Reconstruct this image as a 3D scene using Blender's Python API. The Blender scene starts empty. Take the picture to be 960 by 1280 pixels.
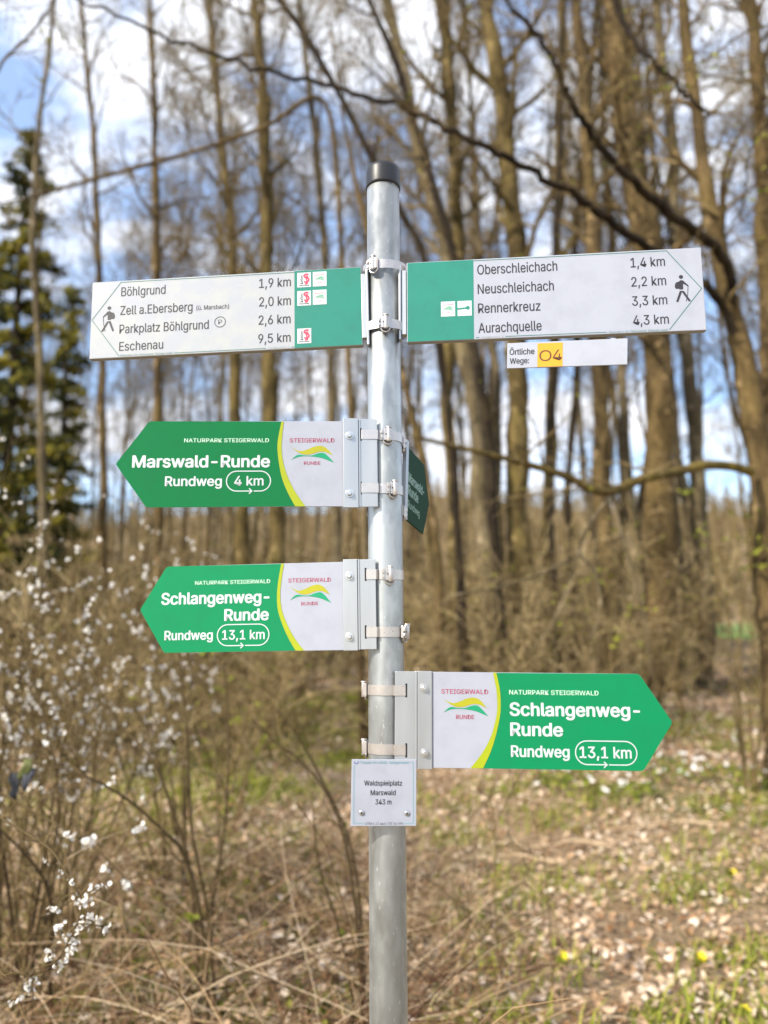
import bpy, math, random, os
import numpy as np
from mathutils import Vector, Matrix, Quaternion, noise as mnoise

R = math.radians
SC = bpy.context.scene
COL = SC.collection

# ------------------------------------------------------------------ camera
TH, RO = R(9.6205), R(-0.3596)
CAMP = Vector((0.0, -1.3151, 1.6))
FPX = 962.0                                   # focal length in pixels of a 960 px wide frame
_f = Vector((0, math.cos(TH), math.sin(TH)))
_r0 = Vector((1, 0, 0)); _u0 = _r0.cross(_f)
CR = math.cos(RO)*_r0 + math.sin(RO)*_u0
CU = -math.sin(RO)*_r0 + math.cos(RO)*_u0
cam_data = bpy.data.cameras.new('camera')
cam = bpy.data.objects.new('camera', cam_data); COL.objects.link(cam)
_m = Matrix((CR, CU, -_f)).transposed().to_4x4(); _m.translation = CAMP
cam.matrix_world = _m
cam_data.sensor_fit = 'HORIZONTAL'; cam_data.sensor_width = 24.0; cam_data.lens = 24.0*FPX/960.0
cam_data.clip_start = 0.05; cam_data.clip_end = 3000
cam_data.dof.use_dof = True; cam_data.dof.focus_distance = 1.32
cam_data.dof.aperture_fstop = 1.9; cam_data.dof.aperture_blades = 0
SC.camera = cam

# ------------------------------------------------------------------ sky, sun, exposure
SUN_EL = R(38); SUN_AZ = R(-129)              # azimuth measured from +Y towards +X: behind the camera, to the left
w = bpy.data.worlds.new('World'); SC.world = w; w.use_nodes = True
nt = w.node_tree; N = nt.nodes; L = nt.links; N.clear()
sky = N.new('ShaderNodeTexSky'); sky.sky_type = 'NISHITA'; sky.sun_disc = False
sky.sun_elevation = SUN_EL; sky.sun_rotation = SUN_AZ; sky.altitude = 350; sky.dust_density = .6; sky.ozone_density = 1.0
tc = N.new('ShaderNodeTexCoord')
mp = N.new('ShaderNodeMapping'); mp.inputs['Scale'].default_value = (1.6, 1.6, 3.2)
cn = N.new('ShaderNodeTexNoise'); cn.inputs['Scale'].default_value = 2.6; cn.inputs['Detail'].default_value = 7; cn.inputs['Roughness'].default_value = .58
cn.inputs['Distortion'].default_value = .35
cr = N.new('ShaderNodeValToRGB'); cr.color_ramp.elements[0].position = .43; cr.color_ramp.elements[1].position = .58; cr.color_ramp.elements[0].color = (.22, .22, .22, 1)
mx = N.new('ShaderNodeMix'); mx.data_type = 'RGBA'; mx.inputs['B'].default_value = (6.3, 6.5, 7.0, 1)
bg = N.new('ShaderNodeBackground'); bg.inputs['Strength'].default_value = 0.15
wo = N.new('ShaderNodeOutputWorld')
L.new(tc.outputs['Generated'], mp.inputs['Vector']); L.new(mp.outputs['Vector'], cn.inputs['Vector'])
L.new(cn.outputs['Fac'], cr.inputs['Fac']); L.new(cr.outputs['Color'], mx.inputs['Factor'])
hs = N.new('ShaderNodeHueSaturation'); hs.inputs['Saturation'].default_value = 1.22; hs.inputs['Value'].default_value = 1.55; L.new(sky.outputs['Color'], hs.inputs['Color']); L.new(hs.outputs['Color'], mx.inputs['A']); L.new(mx.outputs['Result'], bg.inputs['Color']); L.new(bg.outputs['Background'], wo.inputs['Surface'])
sd = bpy.data.lights.new('sun', 'SUN'); sd.energy = 5.0; sd.angle = R(0.53); sd.color = (1.0, 0.925, 0.785)
so = bpy.data.objects.new('sun', sd); COL.objects.link(so)
SDIR = Vector((math.sin(SUN_AZ)*math.cos(SUN_EL), math.cos(SUN_AZ)*math.cos(SUN_EL), math.sin(SUN_EL)))
so.rotation_euler = SDIR.to_track_quat('Z', 'Y').to_euler(); so.location = SDIR*30
vs = SC.view_settings; vs.view_transform = 'Standard'; vs.look = 'None'; vs.gamma = 1; vs.use_curve_mapping = False; vs.exposure = 0.56
SC.cycles.use_denoising = True
SC.cycles.max_bounces = 6; SC.cycles.diffuse_bounces = 3; SC.cycles.glossy_bounces = 3
SC.cycles.caustics_reflective = False; SC.cycles.caustics_refractive = False

# ------------------------------------------------------------------ helpers
def at(u, v, Y):
    """point of the ray through pixel (u, v) of the 960x1280 frame where its y is Y"""
    d = CR*((u-480)/FPX) + CU*((640-v)/FPX) + _f
    return CAMP + d*((Y-CAMP.y)/d.y)

def mmpx(Y): return (Y-CAMP.y)/FPX            # metres per pixel at that distance, roughly

def tag(o, label=None, cat=None, group=None, kind=None):
    if label: o['label'] = label
    if cat: o['category'] = cat
    if group: o['group'] = group
    if kind: o['kind'] = kind
    return o

def empty(name, label, cat, loc=(0, 0, 0), group=None, mat=None):
    o = bpy.data.objects.new(name, None); COL.objects.link(o)
    o.empty_display_size = .1
    if mat is not None: o.matrix_world = mat
    else: o.location = loc
    return tag(o, label, cat, group)

class MB:
    """collects tubes, boxes, prisms ... and links them as ONE mesh object"""
    def __init__(s): s.v = []; s.f = []; s.mi = []; s.tone = []; s.sm = []
    def add(s, vs, fs, mi=0, tone=0.5, smooth=False):
        b = len(s.v); s.v.extend(vs); s.tone.extend([tone]*len(vs))
        for f in fs: s.f.append([b+i for i in f]); s.mi.append(mi); s.sm.append(smooth)
    def tube(s, pts, rad, n=6, mi=0, tone=.5, cap=True):
        pts = [Vector(p) for p in pts]; k = len(pts)
        vs = []; prev = None
        for i, p in enumerate(pts):
            t = (pts[min(i+1, k-1)]-pts[max(i-1, 0)])
            if t.length < 1e-9: t = Vector((0, 0, 1))
            t.normalize()
            if prev is None:
                a = t.orthogonal().normalized()
            else:
                a = prev - t*prev.dot(t)
                a = a.normalized() if a.length > 1e-6 else t.orthogonal().normalized()
            prev = a; b = t.cross(a)
            r = rad[i] if hasattr(rad, '__len__') else rad
            for j in range(n):
                c, q = math.cos(2*math.pi*j/n), math.sin(2*math.pi*j/n)
                vs.append((p + a*(c*r) + b*(q*r))[:])
        fs = [(i*n+j, i*n+(j+1) % n, (i+1)*n+(j+1) % n, (i+1)*n+j) for i in range(k-1) for j in range(n)]
        if cap: fs += [tuple(range(n))[::-1], tuple(range((k-1)*n, k*n))]
        s.add(vs, fs, mi, tone, True)
    def box(s, c, x, y, z, mi=0, tone=.5):
        c, x, y, z = map(Vector, (c, x, y, z))      # centre and half-axis vectors
        vs = [(c+a*x+b*y+d*z)[:] for d in (-1, 1) for b in (-1, 1) for a in (-1, 1)]
        s.add(vs, [(0, 2, 3, 1), (4, 5, 7, 6), (0, 1, 5, 4), (2, 6, 7, 3), (0, 4, 6, 2), (1, 3, 7, 5)], mi, tone)
    def poly(s, p2, z, mi=0): s.add([(x, y, z) for x, y in p2], [tuple(range(len(p2)))], mi)
    def strip(s, a, b, z, mi=0):
        n = len(a); s.add([(x, y, z) for x, y in a]+[(x, y, z) for x, y in b], [(i, i+1, n+i+1, n+i) for i in range(n-1)], mi)
    def prism(s, p2, z0, z1, mi=0):
        n = len(p2)
        ar = sum(p2[i][0]*p2[(i+1) % n][1]-p2[(i+1) % n][0]*p2[i][1] for i in range(n))
        if ar < 0: p2 = p2[::-1]
        s.add([(x, y, z0) for x, y in p2]+[(x, y, z1) for x, y in p2],
              [tuple(range(n))[::-1], tuple(range(n, 2*n))]+[(i, (i+1) % n, n+(i+1) % n, n+i) for i in range(n)], mi)
    def stroke(s, pts, wd, z, mi=0, closed=False):
        pts = [Vector(p).to_2d() if len(p) == 3 else Vector(p) for p in pts]; k = len(pts); A = []; B = []
        for i, p in enumerate(pts):
            a = pts[i-1] if (i > 0 or closed) else None; b = pts[(i+1) % k] if (i < k-1 or closed) else None
            d1 = (p-a).normalized() if a is not None else None; d2 = (b-p).normalized() if b is not None else None
            d1 = d1 or d2; d2 = d2 or d1
            n1 = Vector((-d1.y, d1.x)); n2 = Vector((-d2.y, d2.x)); m = n1+n2
            m = m.normalized() if m.length > 1e-6 else n1
            q = m*(wd/2/max(.4, m.dot(n1)))
            A.append(tuple(p+q)); B.append(tuple(p-q))
        if closed: A.append(A[0]); B.append(B[0])
        s.strip(B, A, z, mi)
    def disc(s, c, r, z, n=20, mi=0): s.poly([(c[0]+r*math.cos(2*math.pi*i/n), c[1]+r*math.sin(2*math.pi*i/n)) for i in range(n)], z, mi)
    def build(s, name, mats, parent=None, inv=None, smooth=None, bevel=0):
        me = bpy.data.meshes.new(name)
        vs = s.v
        if inv is not None: vs = [(inv @ Vector(p))[:] for p in vs]
        me.from_pydata(vs, [], s.f)
        if not isinstance(mats, (list, tuple)): mats = [mats]
        for m in mats: me.materials.append(m)
        me.polygons.foreach_set('material_index', s.mi)
        me.polygons.foreach_set('use_smooth', s.sm if smooth is None else [smooth]*len(s.f))
        at_ = me.attributes.new('tone', 'FLOAT', 'POINT'); at_.data.foreach_set('value', s.tone)
        me.update()
        o = bpy.data.objects.new(name, me); COL.objects.link(o)
        if parent: o.parent = parent
        if bevel:
            b = o.modifiers.new('bevel', 'BEVEL'); b.width = bevel; b.segments = 2; b.limit_method = 'ANGLE'; b.angle_limit = R(40)
        return o

def bez(pts, n=8):
    """smooth Catmull-Rom line through points (2-D or 3-D tuples)"""
    P = [Vector(p) for p in pts]; out = []
    for i in range(len(P)-1):
        a, b, c, d = P[max(i-1, 0)], P[i], P[i+1], P[min(i+2, len(P)-1)]
        for j in range(n):
            t = j/n
            out.append(.5*((2*b)+(c-a)*t+(2*a-5*b+4*c-d)*t*t+(3*b-a-3*c+d)*t**3))
    out.append(P[-1]); return out

# ------------------------------------------------------------------ materials
def mat(name): 
    m = bpy.data.materials.new(name); m.use_nodes = True
    return m, m.node_tree, m.node_tree.nodes['Principled BSDF']
def lk(nt, a, b): nt.links.new(a, b)
def noise(nt, scale, detail=4, rough=.55, coord='Object', vec=None, stretch=None):
    n = nt.nodes.new('ShaderNodeTexNoise'); n.inputs['Scale'].default_value = scale; n.inputs['Detail'].default_value = detail; n.inputs['Roughness'].default_value = rough
    t = nt.nodes.new('ShaderNodeTexCoord'); out = t.outputs[coord]
    if stretch:
        m = nt.nodes.new('ShaderNodeMapping'); m.inputs['Scale'].default_value = stretch; lk(nt, out, m.inputs['Vector']); out = m.outputs['Vector']
    lk(nt, out, n.inputs['Vector']); return n.outputs['Fac']
def ramp(nt, fac, stops):
    r = nt.nodes.new('ShaderNodeValToRGB'); e = r.color_ramp.elements
    while len(e) < len(stops): e.new(.5)
    for i, (p, c) in enumerate(stops): e[i].position = p; e[i].color = (*c, 1) if len(c) == 3 else c
    lk(nt, fac, r.inputs['Fac']); return r.outputs['Color']
def mixc(nt, fac, a, b, mode='MIX'):
    m = nt.nodes.new('ShaderNodeMix'); m.data_type = 'RGBA'; m.blend_type = mode
    for inp, val in (('Factor', fac), ('A', a), ('B', b)):
        if hasattr(val, 'links') or isinstance(val, bpy.types.NodeSocket): lk(nt, val, m.inputs[inp])
        elif inp == 'Factor': m.inputs[inp].default_value = val
        else: m.inputs[inp].default_value = (*val, 1)
    return m.outputs['Result']
def bump(nt, bs, h, st=.3, dist=.01):
    b = nt.nodes.new('ShaderNodeBump'); b.inputs['Strength'].default_value = st; b.inputs['Distance'].default_value = dist
    lk(nt, h, b.inputs['Height']); lk(nt, b.outputs['Normal'], bs.inputs['Normal'])
def attr(nt, nm='tone'):
    a = nt.nodes.new('ShaderNodeAttribute'); a.attribute_name = nm; return a.outputs['Fac']

def paint(name, col, rough=.35, dirt=.06, spec=.4, dcol=None):
    m, nt, bs = mat(name)
    n = noise(nt, 22, 6, .62); d = dcol or tuple(c*.62+.01 for c in col)
    f = ramp(nt, n, [(.45, (0, 0, 0)), (.8, (dirt*4,)*3)])
    n2 = noise(nt, 3.5, 2); f2 = ramp(nt, n2, [(.3, (0, 0, 0)), (.75, (dirt,)*3)])
    c = mixc(nt, f, col, d); c = mixc(nt, f2, c, d)
    lk(nt, c, bs.inputs['Base Color'])
    bs.inputs['Roughness'].default_value = rough; bs.inputs['Specular IOR Level'].default_value = spec
    return m
def plain(name, col, rough=.5, metal=0, spec=.4):
    m, nt, bs = mat(name); n = noise(nt, 40, 3)
    c = mixc(nt, n, tuple(x*.9 for x in col), tuple(min(1, x*1.1) for x in col)); lk(nt, c, bs.inputs['Base Color'])
    bs.inputs['Roughness'].default_value = rough; bs.inputs['Metallic'].default_value = metal; bs.inputs['Specular IOR Level'].default_value = spec
    return m

M = {}
M['white'] = paint('white sign face', (.365, .382, .445), .38, .10)
M['white_worn'] = paint('weathered white sign face', (.345, .362, .41), .42, .26, dcol=(.42, .43, .40))
M['green_deep'] = paint('deep green print', (.002, .150, .041), .34, .07, .22)
M['green_bright'] = paint('bright green print', (.002, .215, .080), .34, .07, .22)
M['green_dark'] = paint('dark green print', (.003, .045, .019), .6, .3, .1)
M['teal'] = paint('teal print', (.017, .210, .150), .30, .14, .5)
M['yellow'] = plain('yellow green print', (.33, .375, .010), .4)
M['lime'] = plain('olive yellow print', (.36, .345, .014), .4)
M['wave_green'] = plain('wave green print', (.01, .27, .13), .4)
M['red'] = plain('dull red print', (.36, .075, .13), .5)
M['icon_red'] = plain('icon red print', (.62, .05, .10), .5)
M['ink'] = plain('dark grey ink', (.03, .028, .035), .5)
M['ink_pale'] = plain('pale grey ink', (.25, .28, .27), .5)
M['ink_green'] = plain('dark green ink', (.05, .16, .13), .5)
M['print_white'] = plain('white print', (.53, .57, .58), .4)
M['print_mint'] = plain('pale green white print', (.55, .78, .62), .4)
M['orange'] = plain('amber print', (.66, .30, .016), .45)
M['brown_ink'] = plain('brown ink', (.11, .05, .012), .5)
M['blue_line'] = plain('grey blue print', (.16, .34, .40), .5)
M['blue_icon'] = plain('blue print', (.05, .10, .30), .5)

def metal(name, col, rough, met, spangle=60, amt=.25, stretch=None, bumps=.08):
    m, nt, bs = mat(name)
    n = noise(nt, spangle, 5, .6, stretch=stretch); n2 = noise(nt, 7, 4, .6)
    c = mixc(nt, n, tuple(x*(1-amt) for x in col), tuple(min(1, x*(1+amt*.5)) for x in col))
    c = mixc(nt, ramp(nt, n2, [(.5, (0, 0, 0)), (.8, (.35,)*3)]), c, tuple(x*.7 for x in col))
    lk(nt, c, bs.inputs['Base Color']); bs.inputs['Metallic'].default_value = met
    lk(nt, ramp(nt, n, [(.3, (rough*.8,)*3), (.7, (rough*1.2,)*3)]), bs.inputs['Roughness'])
    bump(nt, bs, n, bumps, .002); return m
M['galv'] = metal('galvanised steel', (.40, .415, .415), .42, .80, 48, .40, (1, 1, .30), .22)
_nt = M['galv'].node_tree; _bs = _nt.nodes['Principled BSDF']; _old = _bs.inputs['Base Color'].links[0].from_socket
_st = noise(_nt, 16, 5, .7, stretch=(1, 1, .05)); _sp = noise(_nt, 260, 2, .5, stretch=(1, 1, .35)); _bl = noise(_nt, 18, 3, .6, stretch=(1, 1, .5))
_c = mixc(_nt, ramp(_nt, _st, [(.45, (0, 0, 0)), (.75, (.55,)*3)]), _old, (.30, .34, .36))
_c = mixc(_nt, ramp(_nt, _bl, [(.48, (0, 0, 0)), (.60, (.6,)*3)]), _c, (.56, .58, .58))
_c = mixc(_nt, ramp(_nt, _sp, [(.68, (0, 0, 0)), (.74, (.55,)*3)]), _c, (.74, .76, .76))
lk(_nt, _c, _bs.inputs['Base Color'])
M['alu'] = metal('brushed aluminium', (.47, .485, .50), .40, .72, 30, .22, (1, .08, 1), .05)
M['band'] = metal('stainless band', (.56, .52, .495), .32, .7, 90, .18, None, .048)
M['bolt'] = metal('steel bolt', (.6, .6, .6), .3, .85, 120, .2)
M['slot'] = plain('dark slot', (.012, .012, .014), .8)
M['cap'] = plain('black plastic', (.018, .018, .021), .42)

def bark(name, a, b, moss, moss_amt=.5, sc=1.0):
    m, nt, bs = mat(name)
    n = noise(nt, 9*sc, 6, .65, stretch=(1, 1, .22)); n2 = noise(nt, .9, 3); n3 = noise(nt, 26*sc, 4, .6, stretch=(1, 1, .3))
    c = mixc(nt, ramp(nt, n, [(.3, (0, 0, 0)), (.7, (1, 1, 1))]), a, b)
    c = mixc(nt, ramp(nt, n2, [(.42, (0, 0, 0)), (.68, (moss_amt,)*3)]), c, moss)
    c = mixc(nt, ramp(nt, n3, [(.35, (.45,)*3), (.6, (0, 0, 0))]), c, tuple(x*.35 for x in a))
    n4 = noise(nt, 2.6*sc, 5, .65, stretch=(1, 1, .45)); n5 = noise(nt, 5.5*sc, 3, .6)
    c = mixc(nt, ramp(nt, n4, [(.44, (.72,)*3), (.58, (0, 0, 0))]), c, tuple(x*.45 for x in a))
    c = mixc(nt, ramp(nt, n5, [(.60, (0, 0, 0)), (.68, (.6,)*3)]), c, tuple(min(.5, x*1.5+.02) for x in b))
    lk(nt, c, bs.inputs['Base Color']); bs.inputs['Roughness'].default_value = .9; bs.inputs['Specular IOR Level'].default_value = .15
    bump(nt, bs, n, .8, .03); return m
M['bark'] = bark('brown bark', (.070, .046, .020), (.215, .146, .066), (.165, .115, .028), .45)
M['bark_grey'] = bark('grey brown bark', (.100, .075, .042), (.25, .193, .115), (.15, .125, .04), .4)
M['bark_olive'] = bark('mossy bark', (.076, .053, .021), (.215, .153, .060), (.165, .128, .028), .55)
M['bark_dark'] = bark('dark branch bark', (.022, .015, .010), (.048, .033, .020), (.085, .065, .018), .3, 3)
M['bark_mossy'] = bark('lichen branch bark', (.10, .07, .025), (.20, .145, .05), (.30, .23, .03), .9, 3)

def toned(name, stops, rough=.85, transl=0, noise_amt=.35, nscale=20):
    m, nt, bs = mat(name)
    c = ramp(nt, attr(nt), stops); n = noise(nt, nscale, 3)
    c = mixc(nt, noise_amt, c, mixc(nt, n, (.35,)*3, (1.0,)*3), 'MULTIPLY')
    lk(nt, c, bs.inputs['Base Color']); bs.inputs['Roughness'].default_value = rough; bs.inputs['Specular IOR Level'].default_value = .2
    if transl:
        tr = nt.nodes.new('ShaderNodeBsdfTranslucent'); lk(nt, c, tr.inputs['Color'])
        ms = nt.nodes.new('ShaderNodeMixShader'); ms.inputs[0].default_value = transl
        lk(nt, bs.outputs[0], ms.inputs[1]); lk(nt, tr.outputs[0], ms.inputs[2]); lk(nt, ms.outputs[0], nt.nodes['Material Output'].inputs['Surface'])
    return m
M['twig'] = toned('twig bark', [(0, (.048, .031, .014)), (.55, (.19, .135, .056)), (1, (.34, .255, .13))])
M['stem_dry'] = toned('dry stem', [(0, (.060, .026, .014)), (.35, (.23, .125, .060)), (.6, (.42, .28, .15)), (1, (.70, .55, .37))])
M['leaf_dry'] = toned('fallen leaf', [(0, (.15, .070, .028)), (.3, (.42, .245, .125)), (.7, (.66, .475, .315)), (1, (.86, .72, .57))], .6, .15, .25)
M['thicket'] = toned('thicket stem', [(0, (.026, .017, .008)), (.45, (.17, .115, .044)), (1, (.54, .41, .21))])
M['grass'] = toned('grass blade', [(0, (.10, .14, .014)), (.5, (.24, .28, .028)), (1, (.46, .42, .09))], .7, .25)
M['leaf_green'] = toned('young leaf', [(0, (.15, .18, .02)), (1, (.36, .36, .048))], .6, .35)
M['needle'] = toned('evergreen foliage', [(0, (.022, .030, .011)), (.5, (.075, .078, .016)), (1, (.34, .28, .03))], .8, .1)
M['petal'] = toned('white petal', [(0, (.84, .80, .73)), (1, (.92, .90, .87))], .6, .3, .03)
M['bud'] = toned('cream bud', [(0, (.45, .40, .20)), (1, (.72, .66, .52))], .7, .2)
M['celandine'] = plain('yellow petal', (.80, .62, .02), .5)
M['cloth'] = plain('dark cloth', (.018, .020, .026), .7)
M['cloth_grey'] = plain('grey blue cloth', (.055, .058, .075), .7)
M['cloth_green'] = plain('olive cloth', (.10, .11, .03), .7)

# ------------------------------------------------------------------ text
_fp = os.path.join(bpy.utils.resource_path('LOCAL'), 'datafiles', 'fonts', 'Inter.woff2')
try: FONT = bpy.data.fonts.load(_fp)
except Exception: FONT = None
_tc = {}
def glyphs(s, bold):
    k = (s, bold)
    if k in _tc: return _tc[k]
    c = bpy.data.curves.new('text', 'FONT'); c.body = s; c.size = 1; c.resolution_u = 4; c.offset = bold
    if FONT: c.font = FONT
    o = bpy.data.objects.new('text', c); COL.objects.link(o)
    bpy.context.view_layer.update()
    me = bpy.data.meshes.new_from_object(o.evaluated_get(bpy.context.evaluated_depsgraph_get()))
    v = [tuple(p.co) for p in me.vertices]; f = [tuple(p.vertices) for p in me.polygons]
    bpy.data.objects.remove(o); bpy.data.curves.remove(c); bpy.data.meshes.remove(me)
    _tc[k] = (v, f); return v, f
CAPH = max(p[1] for p in glyphs('H', 0)[0])
def text(mb, s, x0, x1, base, cap, z, mi=0, bold=0.0, rot=0.0):
    """lettering from x0 to x1 (mm) on the baseline, capitals `cap` mm tall"""
    if bold > 0:
        k = bold*cap/CAPH*.62
        for i, (dx, dy) in enumerate(((-1, 0), (1, 0), (0, .7), (0, -.7), (.7, .5), (-.7, .5), (.7, -.5), (-.7, -.5), (0, 0))):
            text(mb, s, x0+k+dx*k, x1-k+dx*k, base+dy*k+k*.3, cap-k*.8, z+i*.000008, mi, 0, rot)
        return
    v, f = glyphs(s, -.004)
    if not v: return
    a = min(p[0] for p in v); b = max(p[0] for p in v); sx = (x1-x0)/(b-a); sy = cap/CAPH
    pts = [((p[0]-a)*sx, p[1]*sy) for p in v]
    if rot:
        c, q = math.cos(rot), math.sin(rot); pts = [(x*c-y*q, x*q+y*c) for x, y in pts]
    mb.add([((x0+x)/1000, (base+y)/1000, z) for x, y in pts], f, mi)

# ------------------------------------------------------------------ signs: local frame x right, y up, z towards the viewer, mm
def frame(o, yaw, roll, k=1.0):
    o = CAMP+(Vector(o)-CAMP)*k
    y, r = R(yaw), R(roll); ax = Vector((math.cos(y), math.sin(y), 0)); up = Vector((0, 0, 1))
    a = ax*math.cos(r)+up*math.sin(r); b = -ax*math.sin(r)+up*math.cos(r); n = a.cross(b)
    m = (Matrix((a, b, n)).transposed()*k).to_4x4(); m.translation = Vector(o); return m
def letter_lines(root, lines, mats):
    for t, a, b, y, c, z, mi, bo in lines:
        mb = MB(); text(mb, t, a, b, y, c, z, 0, bo); mb.build('lettering', mats[mi], root)
mm = lambda pts: [(x/1000, y/1000) for x, y in pts]
POLE = Vector((.0021, 0, 0)); PR = .030

# the post
post = empty('sign_post', 'round galvanised steel post with black plastic cap carrying all the trail signs', 'post', (POLE.x, 0, 0))
mb = MB(); seg = [(0, 0, z) for z in (0, .5, 1.0, 1.5, 2.0, 2.455)]; mb.tube(seg, PR, 64, cap=True); mb.build('pole', M['galv'], post)
mb = MB(); zs = [2.4315, 2.432, 2.4365, 2.465, 2.472, 2.4755, 2.4765]; rs = [.0302, .0318, .0324, .0320, .0310, .026, .004]
mb.tube([(0, 0, z) for z in zs], rs, 48); mb.build('end_cap', M['cap'], post)

def clamp(z, ang, parent, band_pts=None, h=.0165, name='clamp_band', ell=None, arc_deg=None, buckle=True):
    """a steel band round the post; band_pts: world xy points it passes before the post; buckle at angle `ang` (0 = towards camera, + right)"""
    inv = parent.matrix_world.inverted()
    r0 = PR+.0006; th = .0011; tilt = 0
    pts = []
    if band_pts: pts = [Vector(p) for p in band_pts]
    if band_pts:
        a0 = math.atan2(pts[-1].x-POLE.x, -pts[-1].y) if False else None
    def P(a, r):
        rx, ry = (r, r) if ell is None else (ell[0]+r-r0, ell[1]+r-r0)
        return Vector((POLE.x+rx*math.sin(a), -ry*math.cos(a)))
    if band_pts:
        side = -1 if pts[0].x < POLE.x else 1
        st = R(20)*side
        arc = [P(st-side*i*R(150)/24, r0) for i in range(25)]
        arc_in = [P(st-side*i*R(150)/24, r0+th) for i in range(25)]
        d = (arc[0]-pts[-1]).normalized(); nn = Vector((d.y, -d.x)); nn = nn if nn.y < 0 else -nn
        path = pts+arc; outer = [p+nn*th for p in pts]+arc_in
        A, B = path, outer
    else:
        g0, g1 = arc_deg or (0, 360); an = [R(g0+(g1-g0)*i/48) for i in range(49)]
        A = [P(a, r0) for a in an]; B = [P(a, r0+th) for a in an]
    n = len(A); m = MB(); vs = []
    for q, zz in ((A, -h/2), (A, h/2), (B, -h/2), (B, h/2)): vs += [(p.x, p.y, z+zz+tilt*(p.x-POLE.x)) for p in q]
    fs = []
    for i in range(n-1):
        fs += [(2*n+i, 2*n+i+1, 3*n+i+1, 3*n+i), (i+1, i, n+i, n+i+1), (n+i, 3*n+i, 3*n+i+1, n+i+1), (i, i+1, 2*n+i+1, 2*n+i)]
    fs += [(0, 2*n, 3*n, n), (n-1, 2*n-1, 4*n-1, 3*n-1)]
    m.add(vs, fs, 0, .5, False)
    band = m.build(name, M['band'], parent, inv)
    if not buckle: return band
    # buckle: worm housing, screw, loop below, ears above
    m = MB(); c = P(ang, r0+th); rad = Vector((math.sin(ang), -math.cos(ang), 0)); tan = Vector((math.cos(ang), math.sin(ang), 0)); up = Vector((0, 0, 1))
    z = z+tilt*(c.x-POLE.x)
    C = Vector((c.x, c.y, z))
    m.box(C+rad*.0022, tan*.0105, rad*.0022, up*.0098)
    m.box(C+rad*.0052+tan*.0022, tan*.0066, rad*.0016, up*.0105)
    m.tube([C+rad*.0060+tan*.003-up*.0125, C+rad*.0060+tan*.003+up*.0115], [.0040, .0040], 12)
    m.tube([C+rad*.0060+tan*.003+up*.0115, C+rad*.0060+tan*.003+up*.0135], [.0058, .0052], 6)
    lp = [C+rad*.002+tan*(.002+.0078*math.cos(t))-up*(.0092+.0078*math.sin(t)) for t in [i*math.pi/10 for i in range(11)]]
    m.tube(lp, .0017, 6)
    m.box(C+rad*.0046-tan*.0088+up*.004, tan*.0016, rad*.0030, up*.0028)
    m.box(C+rad*.0046-tan*.0088-up*.005, tan*.0014, rad*.0026, up*.0022)
    b = m.build('buckle', M['band'], band, inv, bevel=.0006)
    m = MB(); m.box(C+rad*.0071-tan*.0020, tan*.0008, rad*.0004, up*.0012); m.build('tab_hole', M['slot'], b, inv)
    return band

clamp(2.2669, R(-30), post, ell=(.0395, .0345))
clamp(2.1540, R(-2), post, ell=(.0395, .0345))

def wave(mb, x0, y0, sx, sy, z, mi_y, mi_g):
    Y = [(234.7, 29.4), (249.3, 22.2), (263.3, 25.2), (273.2, 29.5), (285.9, 31.0), (295.7, 26.0), (305.4, 14.4)]
    Y2 = [(234.7, 29.4), (247.8, 19.6), (259.0, 15.9), (270.2, 17.0), (281.5, 20.6), (292.8, 20.2), (305.4, 14.4)]
    G = [(235.8, 7.1), (246.4, 15.6), (259.0, 14.6), (270.2, 14.6), (281.5, 18.3), (292, 17.6), (307.3, 2.0)]
    G2 = [(235.8, 7.1), (249.2, 12.4), (266.0, 13.0), (281.4, 11.0), (290, 8.8), (298.0, 5.6), (307.3, 2.0)]
    f = lambda P: [(x0+(p[0]-234.7)*sx/72.6/1000*1.0, y0+(p[1]-2)*sy/29/1000) for p in bez(P, 6)]
    mb.strip(f(Y2), f(Y), z, mi_y); mb.strip(f(G2), f(G), z, mi_g)

def hiker(mb, cx, s, z, mi=0):
    k = .141/1000
    q = lambda pts: [(cx/1000+s*(x-310)*k, .0025+(605-y)*k) for x, y in pts]
    hd = q([(307, 455)])[0]; mb.disc(hd, 25*k, z, 20, mi)
    def pl(p): p = q(p); mb.poly(p if s > 0 else p[::-1], z, mi)
    pl([(292, 498), (322, 500), (345, 518), (326, 545), (324, 618), (278, 618), (278, 520)])
    pl(bezq([(288, 515), (250, 522), (232, 548), (229, 590), (246, 608), (277, 606)]))
    pl([(330, 520), (352, 530), (392, 572), (383, 584), (340, 552), (322, 545)])
    pl([(282, 636), (312, 636), (256, 780), (232, 772)])
    pl([(312, 636), (332, 640), (405, 772), (380, 778), (306, 650)])
    mb.stroke(q([(383, 575), (372, 690), (350, 775)]), .0011, z+.00002, mi)
def bezq(p): return [tuple(v) for v in bez(p, 4)]

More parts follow.
